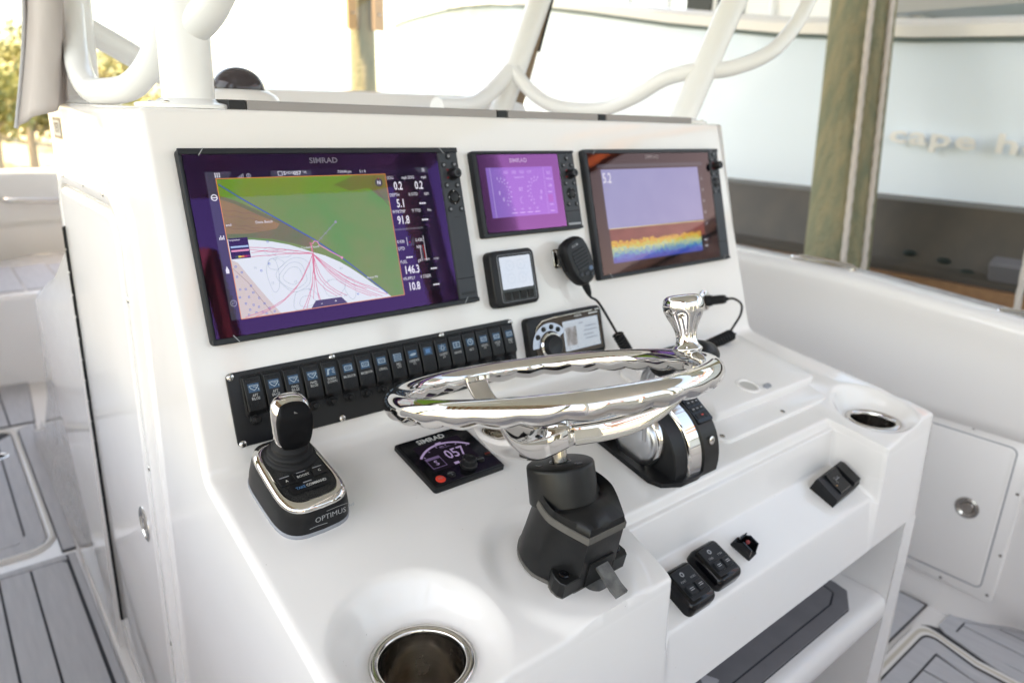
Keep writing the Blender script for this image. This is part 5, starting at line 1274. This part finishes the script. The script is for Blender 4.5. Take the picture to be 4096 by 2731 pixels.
# ------------------------------------------------------------------ deck of this boat
ZD = -1.0
def deck():
    b = MB(); b.add([(-.86, -6.0, ZD), (1.98, -6.0, ZD), (1.98, 3.1, ZD), (-.86, 3.1, ZD)], [(0, 1, 2, 3)])
    d = b.done('deck', GEL2, angle=0); tag(d, 'white deck with grey foam planking', None, None, 'structure')
    def slab(poly, m=EVA, z=.0085, name='deck_plank', bev=.0012):
        b = MB(); n = len(poly); cx = sum(p[0] for p in poly)/n; cy = sum(p[1] for p in poly)/n
        def ins(k): return [(cx+(x-cx)*(1-k/max(.02, abs(x-cx))) if abs(x-cx) > k else x, cy+(y-cy)*(1-k/max(.02, abs(y-cy))) if abs(y-cy) > k else y) for x, y in poly]
        b.loft([[(x, y, ZD+.004) for x, y in poly], [(x, y, ZD+z-.001) for x, y in poly], [(x, y, ZD+z) for x, y in ins(bev)]], False, True)
        o = b.done(name, m, d, angle=25); return o
    def bed(poly): 
        b = MB(); b.prism(poly, ZD+.0005, ZD+.0042); b.done('pad_bed', GROOVE, d, angle=0)
    g = .006
    # port side, aft of the deck hatch: border strip and planks
    bed([(-.84, -2.5), (-.0700, -2.5), (-.0700, 1.320), (-.84, 1.320)])
    slab([(-.0945+g, -2.5), (-.0715, -2.5), (-.0715, 1.318), (-.0945+g, 1.318)], name='deck_border')
    slab([(-.84, 1.290), (-.0945, 1.290), (-.0945, 1.318), (-.84, 1.318)], name='deck_border')
    x = -.0945
    for k in range(9):
        wd = .0905 if k == 0 else .0760
        slab([(x-wd+g/2, -2.5), (x-g/2, -2.5), (x-g/2, 1.285-(.012 if k == 0 else 0)), (x-g/2-.012, 1.2855), (x-wd+g/2, 1.2855)]); x -= wd
    # strip beside the console, forward of the seam
    bed([(-.099, 1.345), (-.060, 1.345), (-.035, 2.44), (-.052, 2.44), (-.099, 2.40)])
    slab([(-.096, 1.350), (-.063, 1.350), (-.040, 2.435), (-.052, 2.435), (-.096, 2.39)], name='deck_border')
    # deck hatch with rounded corner and tan gasket
    hp = [(-.84, 1.405)] + [(-.185+.060*sin(a), 1.465-.060*cos(a)) for a in [pi/2*i/6 for i in range(7)]] + [(-.125, 2.36)]+[(-.165+.04*cos(a), 2.36+.04*sin(a)) for a in [pi/2*i/4 for i in range(5)]]+[(-.84, 2.40)]
    def grow(dx): return [(-.84, 1.405-dx)] + [(-.185+(.060+dx)*sin(a), 1.465-(.060+dx)*cos(a)) for a in [pi/2*i/6 for i in range(7)]] + [(-.125+dx, 2.36)]+[(-.165+(.04+dx)*cos(a), 2.36+(.04+dx)*sin(a)) for a in [pi/2*i/4 for i in range(5)]]+[(-.84, 2.40+dx)]
    b = MB(); A, B, C, D = grow(.027), grow(.020), grow(.008), grow(.001)
    b.loft([[(x, y, ZD+.001) for x, y in A], [(x, y, ZD+.010) for x, y in B], [(x, y, ZD+.010) for x, y in C], [(x, y, ZD+.001) for x, y in D]], False, False, closed=False); b.done('hatch_rim', GEL2, d, angle=40)
    b = MB(); b.loft([[(x, y, ZD+.0105) for x, y in grow(.0185)], [(x, y, ZD+.0105) for x, y in grow(.0135)]], False, False, closed=False); b.done('hatch_seal', TAN, d, angle=0)
    bed(hp)
    def inner(k): return [(-.84, 1.405+k)] + [(-.185+(.060-k*.6)*sin(a), 1.465+k*.4-(.060-k*.6)*cos(a)) for a in [pi/2*i/6 for i in range(7)]]
    slab([(-.84, 1.407)]+hp[1:8]+[(-.127, 2.35), (-.172, 2.31), (-.172, 1.50), (-.195, 1.452), (-.84, 1.452)], name='deck_border')
    x = -.176
    for k in range(8):
        slab([(x-.0775+g/2, 1.457), (x-g/2-(.02 if k == 0 else 0), 1.457), (x-g/2, 1.48 if k == 0 else 1.457), (x-g/2, 2.34), (x-.0775+g/2, 2.34)]); x -= .0775
    # flush ring pull
    MB().lathe([(.030, .0085), (.030, .0105), (.026, .0115), (.020, .0105), (.018, .0085), (.0002, .0085)], 28, (-.180, 2.155, ZD), cap1=False).done('ring_pull', CHROME, d)
    # foredeck planks in front of the hatch
    bed([(-.84, 2.455), (-.030, 2.455), (.008, 3.02), (-.84, 3.02)])
    x = -.03
    for k in range(9): slab([(x-.088+g/2, 2.46), (x-g/2, 2.46), (x-g/2+.04*(k == 0), 3.01), (x-.088+g/2, 3.01)]); x -= .088
    # starboard side: hatch, border, walkway planks
    def rnd(poly, i0, r=.05, n=5):
        out = []
        for i, p in enumerate(poly):
            if i not in i0: out.append(p); continue
            p = Vector(p); a = (Vector(poly[i-1])-p).normalized(); c = (Vector(poly[(i+1) % len(poly)])-p).normalized()
            for k in range(n+1):
                t = k/n; q = (1-t)**2*(p+a*r)+2*t*(1-t)*p+t*t*(p+c*r); out.append((q.x, q.y))
        return out
    bed([(1.19, -.375), (1.79, -.375), (1.765, -.29), (1.765, 1.8), (1.19, 1.8)])
    slab([(1.20, -.371), (1.700, -.371), (1.757, -.371), (1.760, -.300), (1.757, 1.8), (1.722, 1.8), (1.722, -.300), (1.705, -.318), (1.20, -.318)], name='deck_border')
    x = 1.716
    for k in range(7): slab([(x-.080+g/2, -.312), (x-g/2, -.312), (x-g/2, 1.8), (x-.080+g/2, 1.8)]); x -= .080
    b = MB(); A = rnd([(1.15, -.402), (1.672, -.402), (1.672, -2.4), (1.15, -2.4)], {1}, .06); 
    bed(rnd([(1.15, -.3885), (1.690, -.3885), (1.690, -2.4), (1.15, -2.4)], {1}, .07))
    def chan(k): return rnd([(1.15, -.420+k), (1.640+k, -.420+k), (1.600+k, -.55), (1.600+k, -2.4)], {1}, .045)[0:]
    A, B = chan(.0), chan(.028)
    b.loft([[(x, y, ZD+.0105) for x, y in A], [(x, y, ZD+.0105) for x, y in B]], False, False, closed=False); b.done('hatch_rim', GEL2, d, angle=0)
    A, B = chan(.009), chan(.018); b = MB(); b.loft([[(x, y, ZD+.0112) for x, y in A], [(x, y, ZD+.0112) for x, y in B]], False, False, closed=False); b.done('hatch_seal', TAN, d, angle=0)
    slab(rnd([(1.15, -.424), (1.634, -.424), (1.594, -.55), (1.594, -2.4), (1.548, -2.4), (1.548, -.56), (1.575, -.468), (1.15, -.468)], {1}, .04), name='deck_border')
    y0 = -.474; x = 1.566
    for k in range(6): slab([(x-.083+g/2, -2.4), (x-g/2-.02*(k == 0), -2.4), (x-g/2-.02*(k == 0), -.56), (x-g/2, y0), (x-.083+g/2, y0)]); x -= .083
    bed([(1.636, -2.4), (1.636, -.60), (1.678, -.456), (1.693, -.433), (1.788, -.433), (1.896, -.60), (1.926, -2.4)])
    slab([(1.634, -2.4), (1.634, -.60), (1.676, -.455), (1.692, -.431), (1.79, -.431), (1.90, -.60), (1.93, -2.4), (1.885, -2.4), (1.862, -.60), (1.765, -.468), (1.704, -.468), (1.672, -.605), (1.672, -2.4)], name='deck_border')
    def tp(x): return -.605+.137*(x-1.672)/.032 if x < 1.704 else (-.468 if x < 1.765 else (-.468-.132*(x-1.765)/.097 if x < 1.862 else -.605))
    for a, c in ((1.6775, 1.7435), (1.7500, 1.8110), (1.8180, 1.868)):
        xs_ = [a]+[q for q in (1.704, 1.765, 1.862) if a < q < c]+[c]
        slab([(a, -2.4)]+[(q, tp(q)-.0055) for q in xs_]+[(c, -2.4)])
deck()

# ------------------------------------------------------------------ hull side, gunwale and door
def hull():
    path = [(1.77, 1.0), (1.70, 2.0), (1.50, 3.0), (1.12, 3.85), (.62, 4.30), (.15, 4.32), (-.25, 3.9), (-.58, 3.0), (-.74, 2.0), (-.80, .8), (-.82, -.5), (-.82, -3.0), (-.82, -6.0)]
    ctr = Vector((.5, 1.0))
    rows = []
    P = [Vector((1.77, -6.0+.1*k)) for k in range(40)]+[Vector((1.77, -2.0+.06*k)) for k in range(50)]+catmull([Vector(p) for p in path], 6)
    for i, p in enumerate(P):
        tg = (P[min(i+1, len(P)-1)]-P[max(i-1, 0)]).normalized(); out = Vector((tg.y, -tg.x))
        y = p.y; sb = p.x > .5
        zg = -.100+.085*max(-.6, min(y, 0))+.018*min(max(y, 0), 2)-.02*max(y-2, 0)
        foot = .0
        if sb and y < -.44: foot = .10*sstep(-.44, -.60, y)
        sec = [(foot, ZD+.0), (foot*.9-.002, ZD+.02), (foot*.5, ZD+.06), (0, ZD+.13), (0, -.46), (-.004, -.445), (-.022, -.435), (-.034, -.40), (-.045, -.25), (-.055, zg-.06), (-.064, zg-.03), (-.060, zg-.012), (-.045, zg-.002), (-.01, zg), (.12, zg-.012), (.135, zg-.02), (.14, zg-.05), (.12, -.5), (0.05, -1.5)]
        rows.append([(p.x+out.x*s, p.y+out.y*s, z) for s, z in sec])
    o = MB().loft(rows, False, False, closed=False).done('hull_side', GEL2, angle=60); tag(o, 'white inner hull side with rolled gunwale', None, None, 'structure')
    # rod locker door
    t = thing('locker_door', 'white locker door with round steel latch set in the hull side', 'locker door', Vector((1.769, -.38, -.66)))
    Ms = Matrix(((0, 0, -1, 1.7695), (1, 0, 0, -.36), (0, 1, 0, -.668), (0, 0, 0, 1)))
    def loc(o): o.data.transform(Matrix.Translation((-1.769, .38, .66)) @ Ms); o.parent = t; return o
    W_, H_ = .315, .475
    # y axis: door spans y -.50 .. -.19, z -.905 .. -.43
    loc(MB().stack(W_, H_, .022, [(0, 0), (0, .005), (.002, .0065)]).done('door_frame', GEL2, angle=40))
    loc(MB().frame(W_-.062, H_-.060, .018, W_-.069, H_-.067, .015, .0064, .0068, bev=.0001).done('door_gap', GREYP, angle=0))
    loc(MB().stack(W_-.074, H_-.072, .014, [(0, .0064), (0, .0085), (.002, .0095)]).done('door_panel', GEL2, angle=40))
    loc(MB().lathe([(.029, .009), (.029, .0115), (.024, .0135), (.020, .0115), (.0165, .010), (.0145, .0125), (.008, .0125), (.0002, .012)], 36, (-.050, .006, 0), cap1=False).done('latch', STEEL))
    for x, y in ((-.143, .21), (-.02, .225), (.12, .225), (-.148, .09), (-.148, -.09), (-.143, -.215), (-.03, -.225), (.10, -.225)):
        loc(MB().lathe([(.0045, .0064), (.0042, .0074), (.0002, .0078)], 10, (x, y, 0), cap1=False).done('screw', STEEL))
    # pull-up cleats on the gunwale
    for y, lab in ((.11, 'long polished pull-up cleat on the gunwale beside the green piling'), (-.46, 'polished cleat on the gunwale at the right edge of the photo')):
        zg = -.100+.085*min(y, 0)+.018*max(y, 0)
        c = thing('cleat', lab, 'cleat', Vector((1.80, y, zg-.004)), 'cleats on the gunwale')
        b = MB(); P = [(0, -.110, .001), (-.003, -.092, .010), (-.004, -.04, .0155), (-.004, .04, .0155), (-.003, .092, .010), (0, .110, .001)]
        b.tube(P, [.004, .0075, .009, .009, .0075, .004], 12, smooth=5, flat=.6); b.done('cleat_bar', CHROME, c)
        b = MB(); b.stack(.030, .20, .014, [(0, 0), (0, .004), (.002, .0055)], n=6); b.done('cleat_plate', CHROME, c)
hull()
def bow():
    t = thing('bow_platform', 'white raised bow platform with grey pads and a recessed steel rail above it', 'bow seat', Vector((.4, 3.4, ZD)))
    b = MB(); P = [(-.62, 2.98), (.95, 2.98), (1.30, 3.3), (1.02, 3.8), (.6, 4.12), (.2, 4.12), (-.2, 3.75), (-.52, 3.2)]
    b.loft([[(x, y, ZD) for x, y in P], [(x, y+.05*(y < 3.1), -.66) for x, y in P], [(.35+(x-.35)*.99, 3.5+(y-3.5)*.95+.02, -.60) for x, y in P], [(.35+(x-.35)*.96, 3.5+(y-3.5)*.92+.02, -.585) for x, y in P]]); attach(b.done('platform', GEL2, None, angle=40), t)
    for k in range(7):
        x0 = -.40+.16*k; b = MB(); b.prism([(x0, 3.12), (x0+.15, 3.12), (x0+.15, 3.75), (x0, 3.70)], -.585, -.578); attach(b.done('deck_pad', EVA, None, angle=20), t)
    b = MB(); b.tube([(.12, 4.21, -.27), (.14, 4.15, -.27), (.22, 4.13, -.275), (.42, 4.13, -.285), (.50, 4.14, -.285), (.52, 4.2, -.285)], .016, 12, smooth=5); attach(b.done('grab_rail', CHROME, None), t)
bow()

# ------------------------------------------------------------------ boathouse: pilings, ropes, lift beam, roof
def piling(p0, p1, r, label, seed):
    rn = random.Random(seed); p0 = Vector(p0); p1 = Vector(p1); t = thing('piling', label, 'piling', p0, 'boathouse pilings')
    n, m = 30, 40; rings = []
    ph = [rn.uniform(0, 6) for _ in range(6)]
    for i in range(m+1):
        s = i/m; c = p0.lerp(p1, s)-p0
        rings.append([(c.x+r*(1-.06*s)*(1+.025*sin(3*a+ph[0]+2*s)+.015*sin(7*a+ph[1]+9*s)+.008*sin(23*a+ph[2]))*cos(a), c.y+r*(1-.06*s)*(1+.025*sin(3*a+ph[0]+2*s)+.015*sin(7*a+ph[1]+9*s)+.008*sin(23*a+ph[2]))*sin(a), c.z) for a in [2*pi*j/n for j in range(n)]])
    MB().loft(rings).done('post', WOODP, t, angle=70); return t
ax = (Vector((3.375, .885, .72))-Vector((3.115, .69, -.29))).normalized()
pA = Vector((3.115, .69, -.29))-ax*1.9; pB = Vector((3.115, .69, -.29))+ax*3.9
piling(pA, pB, .150, 'thick green and brown weathered piling with two ropes down its side', 1)
ax2 = (Vector((3.62, 6.28, 1.40))-Vector((3.60, 6.24, .50))).normalized()
q0 = Vector((3.60, 6.24, .50)); pl2 = piling(q0-ax2*2.8, q0+ax2*3.2, .135, 'slim piling with tan boards bolted on, seen through the windshield', 2)
ax3 = Vector((.02, 0, 1)).normalized()
for k, (dx, dy, lab) in enumerate(((-.16, -.07, 'tan board bolted on the left side of the slim piling'), (.10, -.15, 'tan board bolted on the right side of the slim piling'))):
    o = thing('rub_board', lab, 'board', q0+Vector((dx, dy, .62)), 'tan boards on the slim piling')
    MB().box((0, 0, .75), (.12 if k else .10, .05, 1.6)).done('board', TIMBL, o, angle=20)
    for z in (.1, .7): MB().lathe([(.014, 0), (.014, .008), (.006, .014)], 8, M=Matrix.Translation((0, -.025, z)) @ Matrix.Rotation(pi/2, 4, 'X')).done('bolt', STEEL, o)
def rope(p, q, r, label):
    t = thing('rope', label, 'rope', Vector(p), 'ropes hanging beside the pilings'); d = Vector(q)-Vector(p); L = d.length; tg = d.normalized(); a = tg.orthogonal().normalized(); b_ = tg.cross(a)
    for s in range(3):
        pts = [tg*L*i/160+(a*cos(i*.55+s*2.09)+b_*sin(i*.55+s*2.09))*r*.5 for i in range(161)]
        MB().tube(pts, r*.62, 5, caps=False).done('strand', ROPE, t, angle=0)
def onpil(s, off): return Vector((3.115, .69, -.29))+ax*s+off
side = Vector((-.90, -.43, 0))*.165
sidev = Vector((.43, -.90, 0)).normalized()
rope(onpil(-.9, side+sidev*.022), onpil(2.2, side+sidev*.040), .013, 'beige rope down the middle of the green piling')
rope(onpil(-.9, side*.66+sidev*.112), onpil(2.2, side*.66+sidev*.122), .013, 'beige rope along the right edge of the green piling')
rope(Vector((2.98, -.13, -.9)), Vector((3.06, .02, 2.4)), .012, 'thin beige rope hanging at the right edge of the photo')
def lift():
    t = thing('lift_beam', 'long grey lift beam with dark bolt recesses under the neighbouring hull', 'lift beam', Vector((3.55, .5, -.315)))
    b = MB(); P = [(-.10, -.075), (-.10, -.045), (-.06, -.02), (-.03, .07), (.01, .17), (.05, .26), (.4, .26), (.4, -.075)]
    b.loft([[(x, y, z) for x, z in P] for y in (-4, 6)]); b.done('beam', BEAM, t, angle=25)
    for y, x, z in ((.015, -.050, .020), (-.147, -.053, .009), (-.257, -.064, -.026)):
        MB().lathe([(.001, -.5), (.6, -.4), (1, 0), (.6, .4), (.001, .5)], 16).done('bolt_recess', mat('dark_green_bolt', (.012, .022, .019), .5), t).data.transform(Matrix.Translation((x, y, z)) @ Matrix.Diagonal((.014, .036, .030, 1)))
    b = MB(); b.stack(.36, .11, .02, [(0, 0), (0, .05), (.01, .06)]); o = b.done('bunk_pad', mat('grey_carpet', (.13, .125, .135), .8), t); o.data.transform(Matrix.Translation((-.055, -.53, .022)) @ Matrix(((0, -.45, -.89, 0), (1, 0, 0, 0), (0, .89, -.45, 0), (0, 0, 0, 1))))
    w = thing('timber_wale', 'brown timber wale running under the grey lift beam', 'timber', Vector((3.45, .5, -.486)))
    for k in range(3): MB().box((0, -3.2+3.2*k, 0), (.10, 3.195, .19)).done('beam', TIMB, w, angle=20)
    for y in (-.36, .16): MB().lathe([(.022, 0), (.022, .01), (.012, .02)], 10, M=Matrix.Translation((-.05, y, -.05)) @ Matrix.Rotation(-pi/2, 4, 'Y')).done('bolt', STEEL, w)
lift()
def neighbour():
    t = thing('neighbour_boat', 'large pale seafoam sport boat on a lift in the next slip', 'boat', Vector((4.6, 1.0, .2)))
    TAB = [(-7, 3.80, .66), (-3, 3.80, .66), (.33, 3.80, .712), (1.28, 3.80, .768), (2.30, 3.80, .895), (3.36, 3.85, 1.08), (4.58, 4.10, 1.258), (5.80, 4.50, 1.371), (7.96, 5.35, 1.51), (9.6, 6.0, 1.60), (10.4, 6.5, 1.64)]
    def lk(y, c):
        for p, q in zip(TAB, TAB[1:]):
            if p[0] <= y <= q[0]: return p[c]+(q[c]-p[c])*(y-p[0])/(q[0]-p[0])
        return TAB[-1][c]
    def sheer(y): return (lk(y-.35, 2)+lk(y, 2)+lk(y+.35, 2))/3 if y < 10 else lk(y, 2)
    def xo(y): return (lk(y-.5, 1)+lk(y, 1)+lk(y+.5, 1))/3-3.80
    ys = [-6, -4, -2.5, -1, 0, .8, 1.6, 2.4, 3.2, 4.0, 4.8, 5.6, 6.4, 7.2, 8.0, 8.8, 9.6, 10.2]
    rows = []; caps = []
    for y in ys:
        zs = sheer(y); x = 3.80+xo(y); k = sstep(3.5, 10.5, y)
        xc = x+.12+.55*k; zc = -.205+.42*k
        sec = []
        for i in range(13):
            u = i/12; sec.append((x+(xc-x)*(u**.75), y-.25*k*u, zs+(zc-zs)*u))
        sec += [(xc+.02, y-.25*k, zc-.03), (xc+.5, y-.35*k, zc-.35), (xc+.6, y-.4*k, zc-.5)]
        rows.append(sec)
    b = MB(); b.loft(rows, False, False, closed=False); attach(b.done('hull', HULLM, None, angle=70), t)
    rows = []
    for y in ys:
        zs = sheer(y); x = 3.80+xo(y)
        rows.append([(x+dx, y, zs+dz) for dx, dz in ((.0, -.012), (-.035, -.008), (-.04, .045), (-.025, .062), (.02, .085), (.16, .090), (.3, .085), (.32, 0))])
    b = MB(); b.loft(rows, False, False, closed=False); attach(b.done('gunwale', GEL2, None, angle=40), t)
    rows = [[(3.80+xo(y)-.002, y, sheer(y)-.010), (3.80+xo(y)-.038, y, sheer(y)-.018), (3.80+xo(y)-.002, y, sheer(y)-.030)] for y in ys]
    b = MB(); b.loft(rows, False, False, closed=False); attach(b.done('rub_rail', mat('grey_green_rubber', (.22, .28, .27), .5), None, angle=0), t)
    # raised boat name letters
    ang = atan2(.12, .49)
    Mt = Matrix(((0, 0, -1, 3.846), (-1, 0, 0, .866), (0, 1, .0, .262), (0, 0, 0, 1))) @ Matrix.Rotation(radians(-3), 4, 'Z') @ Matrix.Rotation(radians(7.5), 4, 'X')
    o = text('cape ho', .125, mat('white_letters', (.84, .83, .82), .35), None, 0, 0, .006, bold=.022, sx=1.72, align='LEFT', M=Mt, ext=.007, sp=1.1); attach(o, t)
    # superstructure seen over the gunwale
    b = MB(); b.box((4.75, 1.9, 1.15), (.7, 1.7, 1.0)); attach(b.done('console_block', GEL2, None, angle=0), t)
    b = MB(); b.box((4.395, 2.62, 1.10), (.02, .22, .30)); b.box((4.395, 2.35, 1.10), (.02, .22, .30)); attach(b.done('dark_window', BLKG, None, angle=0), t)
    b = MB(); b.box((4.5, .75, 1.00), (.5, .95, .16), Matrix.Translation((0, 0, 0))); attach(b.done('seat_bolster', mat('grey_vinyl', (.36, .35, .34), .6), None, angle=0), t)
    for x, y in ((4.35, 1.12), (4.4, 1.55), (4.36, 1.98), (4.45, 2.95), (4.5, 3.4), (4.4, .1)):
        o = MB().tube([(x, y, .75), (x+.10, y+.08, 1.5), (x+.12, y+.1, 2.3)], .032, 10, smooth=3).done('frame_post', PIPE, None); attach(o, t)
    o = MB().tube([(4.36, 1.15, 1.02), (4.42, 1.3, 1.10), (4.45, 1.5, 1.22)], .030, 10, smooth=3).done('frame_brace', PIPE, None); attach(o, t)
    b = MB(); b.box((4.9, 1.2, 2.3), (1.9, 3.6, .08)); attach(b.done('hardtop', GEL2, None, angle=0), t)
neighbour()
def roof():
    t = thing('boathouse_roof', 'open boathouse roof on orange timber rafters above the boats', 'roof', Vector((1.5, 0, 4.0)))
    for k in range(14):
        y = -3.5+.6*k
        MB().box((-1.2, y, -.08), (10.1, .07, .22)).done('rafter', RAFT, t, angle=0)
    for x in (-5.0, -3.6, .3, 1.75): MB().box((x, .4, -.29), (.14, 8.2, .26)).done('girder', RAFT, t, angle=0)
    b = MB(); rows = [[(x, -3.8+8.5*i/170, .06+.018*sin(i*1.5708)) for i in range(171)] for x in (-6.3, 3.9)]
    b.loft(rows, False, False, closed=False); b.done('metal_sheet', mat('white_roof_sheet', (.72, .71, .69), .5), t, angle=0, fix=False)
roof()
def braces():  # timbers out of view, added to pattern the reflections in the displays
    for nm, ps, lab in (('aft', [((-3.0+1.1*k, -8.0, -2.0), (-3.0+1.1*k, -8.0, 3.3)) for k in (0, 2, 3, 5)]+[((-3.0+2.2*k, -8.0, 1.2), (-1.9+2.2*k, -8.0, 3.3)) for k in range(3)]+[((-3.2, -8.0, 1.25), (3.2, -8.0, 1.25))], 'timber gable of posts and braces on the dock behind the boat'),
                        ('starboard', [((7.6+.25*k, -9+2.3*k, -2.0), (8.0+.25*k, -8.4+2.3*k, 4.2)) for k in (2, 3, 4)]+[((7.9, -6.5, 3.5+.62*k), (8.8, 1, 3.3+.62*k)) for k in range(2)], 'orange timber side frame with wide boards beyond the neighbouring boat')):
        t = thing('boathouse_wall', lab, 'wall', Vector(ps[0][0]), 'boathouse timber frames')
        for p, q in ps:
            p = Vector(p); q = Vector(q); tg = (q-p).normalized(); a = tg.orthogonal().normalized(); c = tg.cross(a)
            hw_ = .26 if (nm == 'starboard' and abs(tg.z) < .2) else .10
            MB().loft([[e+a*i*hw_+c*j*(.10 if hw_ < .2 else .05) for i, j in ((-1, -1), (1, -1), (1, 1), (-1, 1))] for e in (p-Vector(ps[0][0]), q-Vector(ps[0][0]))]).done('timber', RAFT, t, angle=0)
braces()
for x, y, lab in ((-2.15, 2.2, 'port forward boathouse piling under the roof edge'), (-2.15, -3.6, 'port aft boathouse piling beside the stern'), (3.2, -4.2, 'starboard aft boathouse piling behind the lift beam')):
    piling((x, y, -2.3), (x, y, 3.2), .14, lab, int(x*10+y*10))

# ------------------------------------------------------------------ leaning post behind the camera, water, bank, trees
def leaning_post():  # unseen seat, moved close to cut low light on the console
    t = thing('bench_seat', 'white double helm seat out of view, set close to block low light', 'helm seat', Vector((.52, -1.40, ZD)))
    for s in (-.33, .33):
        MB().stack(.50, .48, .06, [(0, .74), (-.0, .80), (.02, .86), (.06, .88)], c=(s*.82, 0), n=6).done('seat_cushion', mat('ivory_vinyl', (.62, .60, .57), .5), t)
        b = MB(); b.stack(.46, .42, .05, [(0, -.05), (0, .04), (.03, .07)], n=6); o = b.done('backrest', mat('ivory_vinyl', (.62, .60, .57), .5), t); o.data.transform(Matrix.Translation((s*.82, -.27, 1.08)) @ Matrix.Rotation(pi/2+.15, 4, 'X'))
        MB().tube([(s*1.1, .18, 0), (s*1.05, .16, .74)], .025, 10).done('leg', PIPE, t); MB().tube([(s*1.1, -.2, 0), (s*1.05, -.18, .74)], .025, 10).done('leg', PIPE, t)
    MB().stack(1.05, .44, .02, [(0, .02), (0, .72)]).done('tackle_box', GEL2, t)
leaning_post()
wm = mat('water_green', (.05, .075, .06), .05, bump=(1.2, .5, .12))
b = MB(); b.add([(-1500, -1500, -2.2), (1500, -1500, -2.2), (1500, 1500, -2.2), (-1500, 1500, -2.2)], [(0, 1, 2, 3)])
tag(b.done('water', wm, angle=0), 'green canal water under the boathouse', None, None, 'structure')
BANK = mat('sandy_bank', (.45, .36, .27), .9, noise=(.7, .2, (1, 1, 1), (.33, .30, .16)), bump=(3, .6, .1))
rows = []
for i in range(40):
    x = -40+i*1.18; rows.append([(x, 15.5+1.2*sin(i*.7), -2.3), (x, 17+1.2*sin(i*.7), -1.75+.15*sin(i*1.3)), (x, 20+sin(i*.9), -1.0+.25*sin(i*.8)), (x, 30, -.5), (x, 60, -.3)])
tag(MB().loft(rows, False, False, closed=False).done('bank', BANK, angle=70, fix=False), 'sandy bank with scrub on the far shore', None, None, 'structure')
LEAFS = [mat('leaf_olive', (.30, .29, .12), .5, noise=(3, .2, (1, 1, 1), (.36, .33, .14))), mat('leaf_yellow_green', (.38, .36, .13), .5, noise=(3, .2, (1, 1, 1), (.30, .30, .12))), mat('leaf_dark', (.23, .24, .12), .5, noise=(3, .2, (1, 1, 1), (.28, .28, .12)))]
BARK = mat('bark_brown', (.38, .31, .24), .9)
def tree(x, y, h, r, k, lab, seed):
    rn = random.Random(seed); t = thing('scrub_tree', lab, 'tree', Vector((x, y, -1.1)), 'scrub trees on the far bank')
    b = MB(); tips = []
    top = Vector((rn.uniform(-.3, .3), rn.uniform(-.3, .3), h*.75))
    b.tube([Vector((0, 0, -.2)), top*.35+Vector((rn.uniform(-.1, .1), 0, 0)), top*.7, top], [.10, .085, .06, .02], 8)
    for i in range(9):
        a = rn.uniform(0, 6.28); s = rn.uniform(.25, .95); p = top*s; q = p+Vector((cos(a)*r*rn.uniform(.4, .9), sin(a)*r*rn.uniform(.4, .9), rn.uniform(.15, .5)*h*.4)); b.tube([p, p.lerp(q, .5)+Vector((0, 0, .06)), q], [.04, .028, .012], 6); tips += [q, p.lerp(q, .6)]
    tips.append(top)
    b.done('trunk', BARK, t)
    v = []; f = []
    for q in tips:
        cr = r*rn.uniform(.28, .5)
        for _ in range(130):
            d = Vector((rn.gauss(0, 1), rn.gauss(0, 1), rn.gauss(0, .8))).normalized()*cr*rn.random()**.4; c = q+d; s = rn.uniform(.05, .11)
            n = Vector((rn.gauss(0, 1), rn.gauss(0, 1), rn.gauss(0, 1)+.6)).normalized(); e = n.orthogonal().normalized(); g = n.cross(e); o = len(v)
            v += [c+e*s, c+g*s*.5, c-e*s, c-g*s*.5]; f.append((o, o+1, o+2, o+3))
    m = MB(); m.v = [tuple(p) for p in v]; m.f = f; m.done('crown', LEAFS[k], t, angle=0, fix=False)
spec = [(1.15, 17.5, 2.4, .9, 1, 'low yellow green scrub tree at the left edge of the photo'), (1.95, 18.8, 3.0, 1.2, 0, 'olive scrub tree close beside the hanging canvas curtain'), (2.75, 19.5, 3.1, 1.3, 2, 'darker scrub tree hidden behind the curtain and the far post'), (3.6, 21.0, 3.0, 1.3, 1, 'yellow green scrub tree between the curtain and the hand rail'), (4.6, 24.0, 3.0, 1.4, 0, 'olive scrub tree showing through the hand rail loop'), (1.9, 23.5, 3.8, 1.5, 2, 'tall dark scrub tree standing farthest back on the bank')]
for i, (x, y, h, r, k, lab) in enumerate(spec): tree(x, y, h, r, k, lab, 11+i)
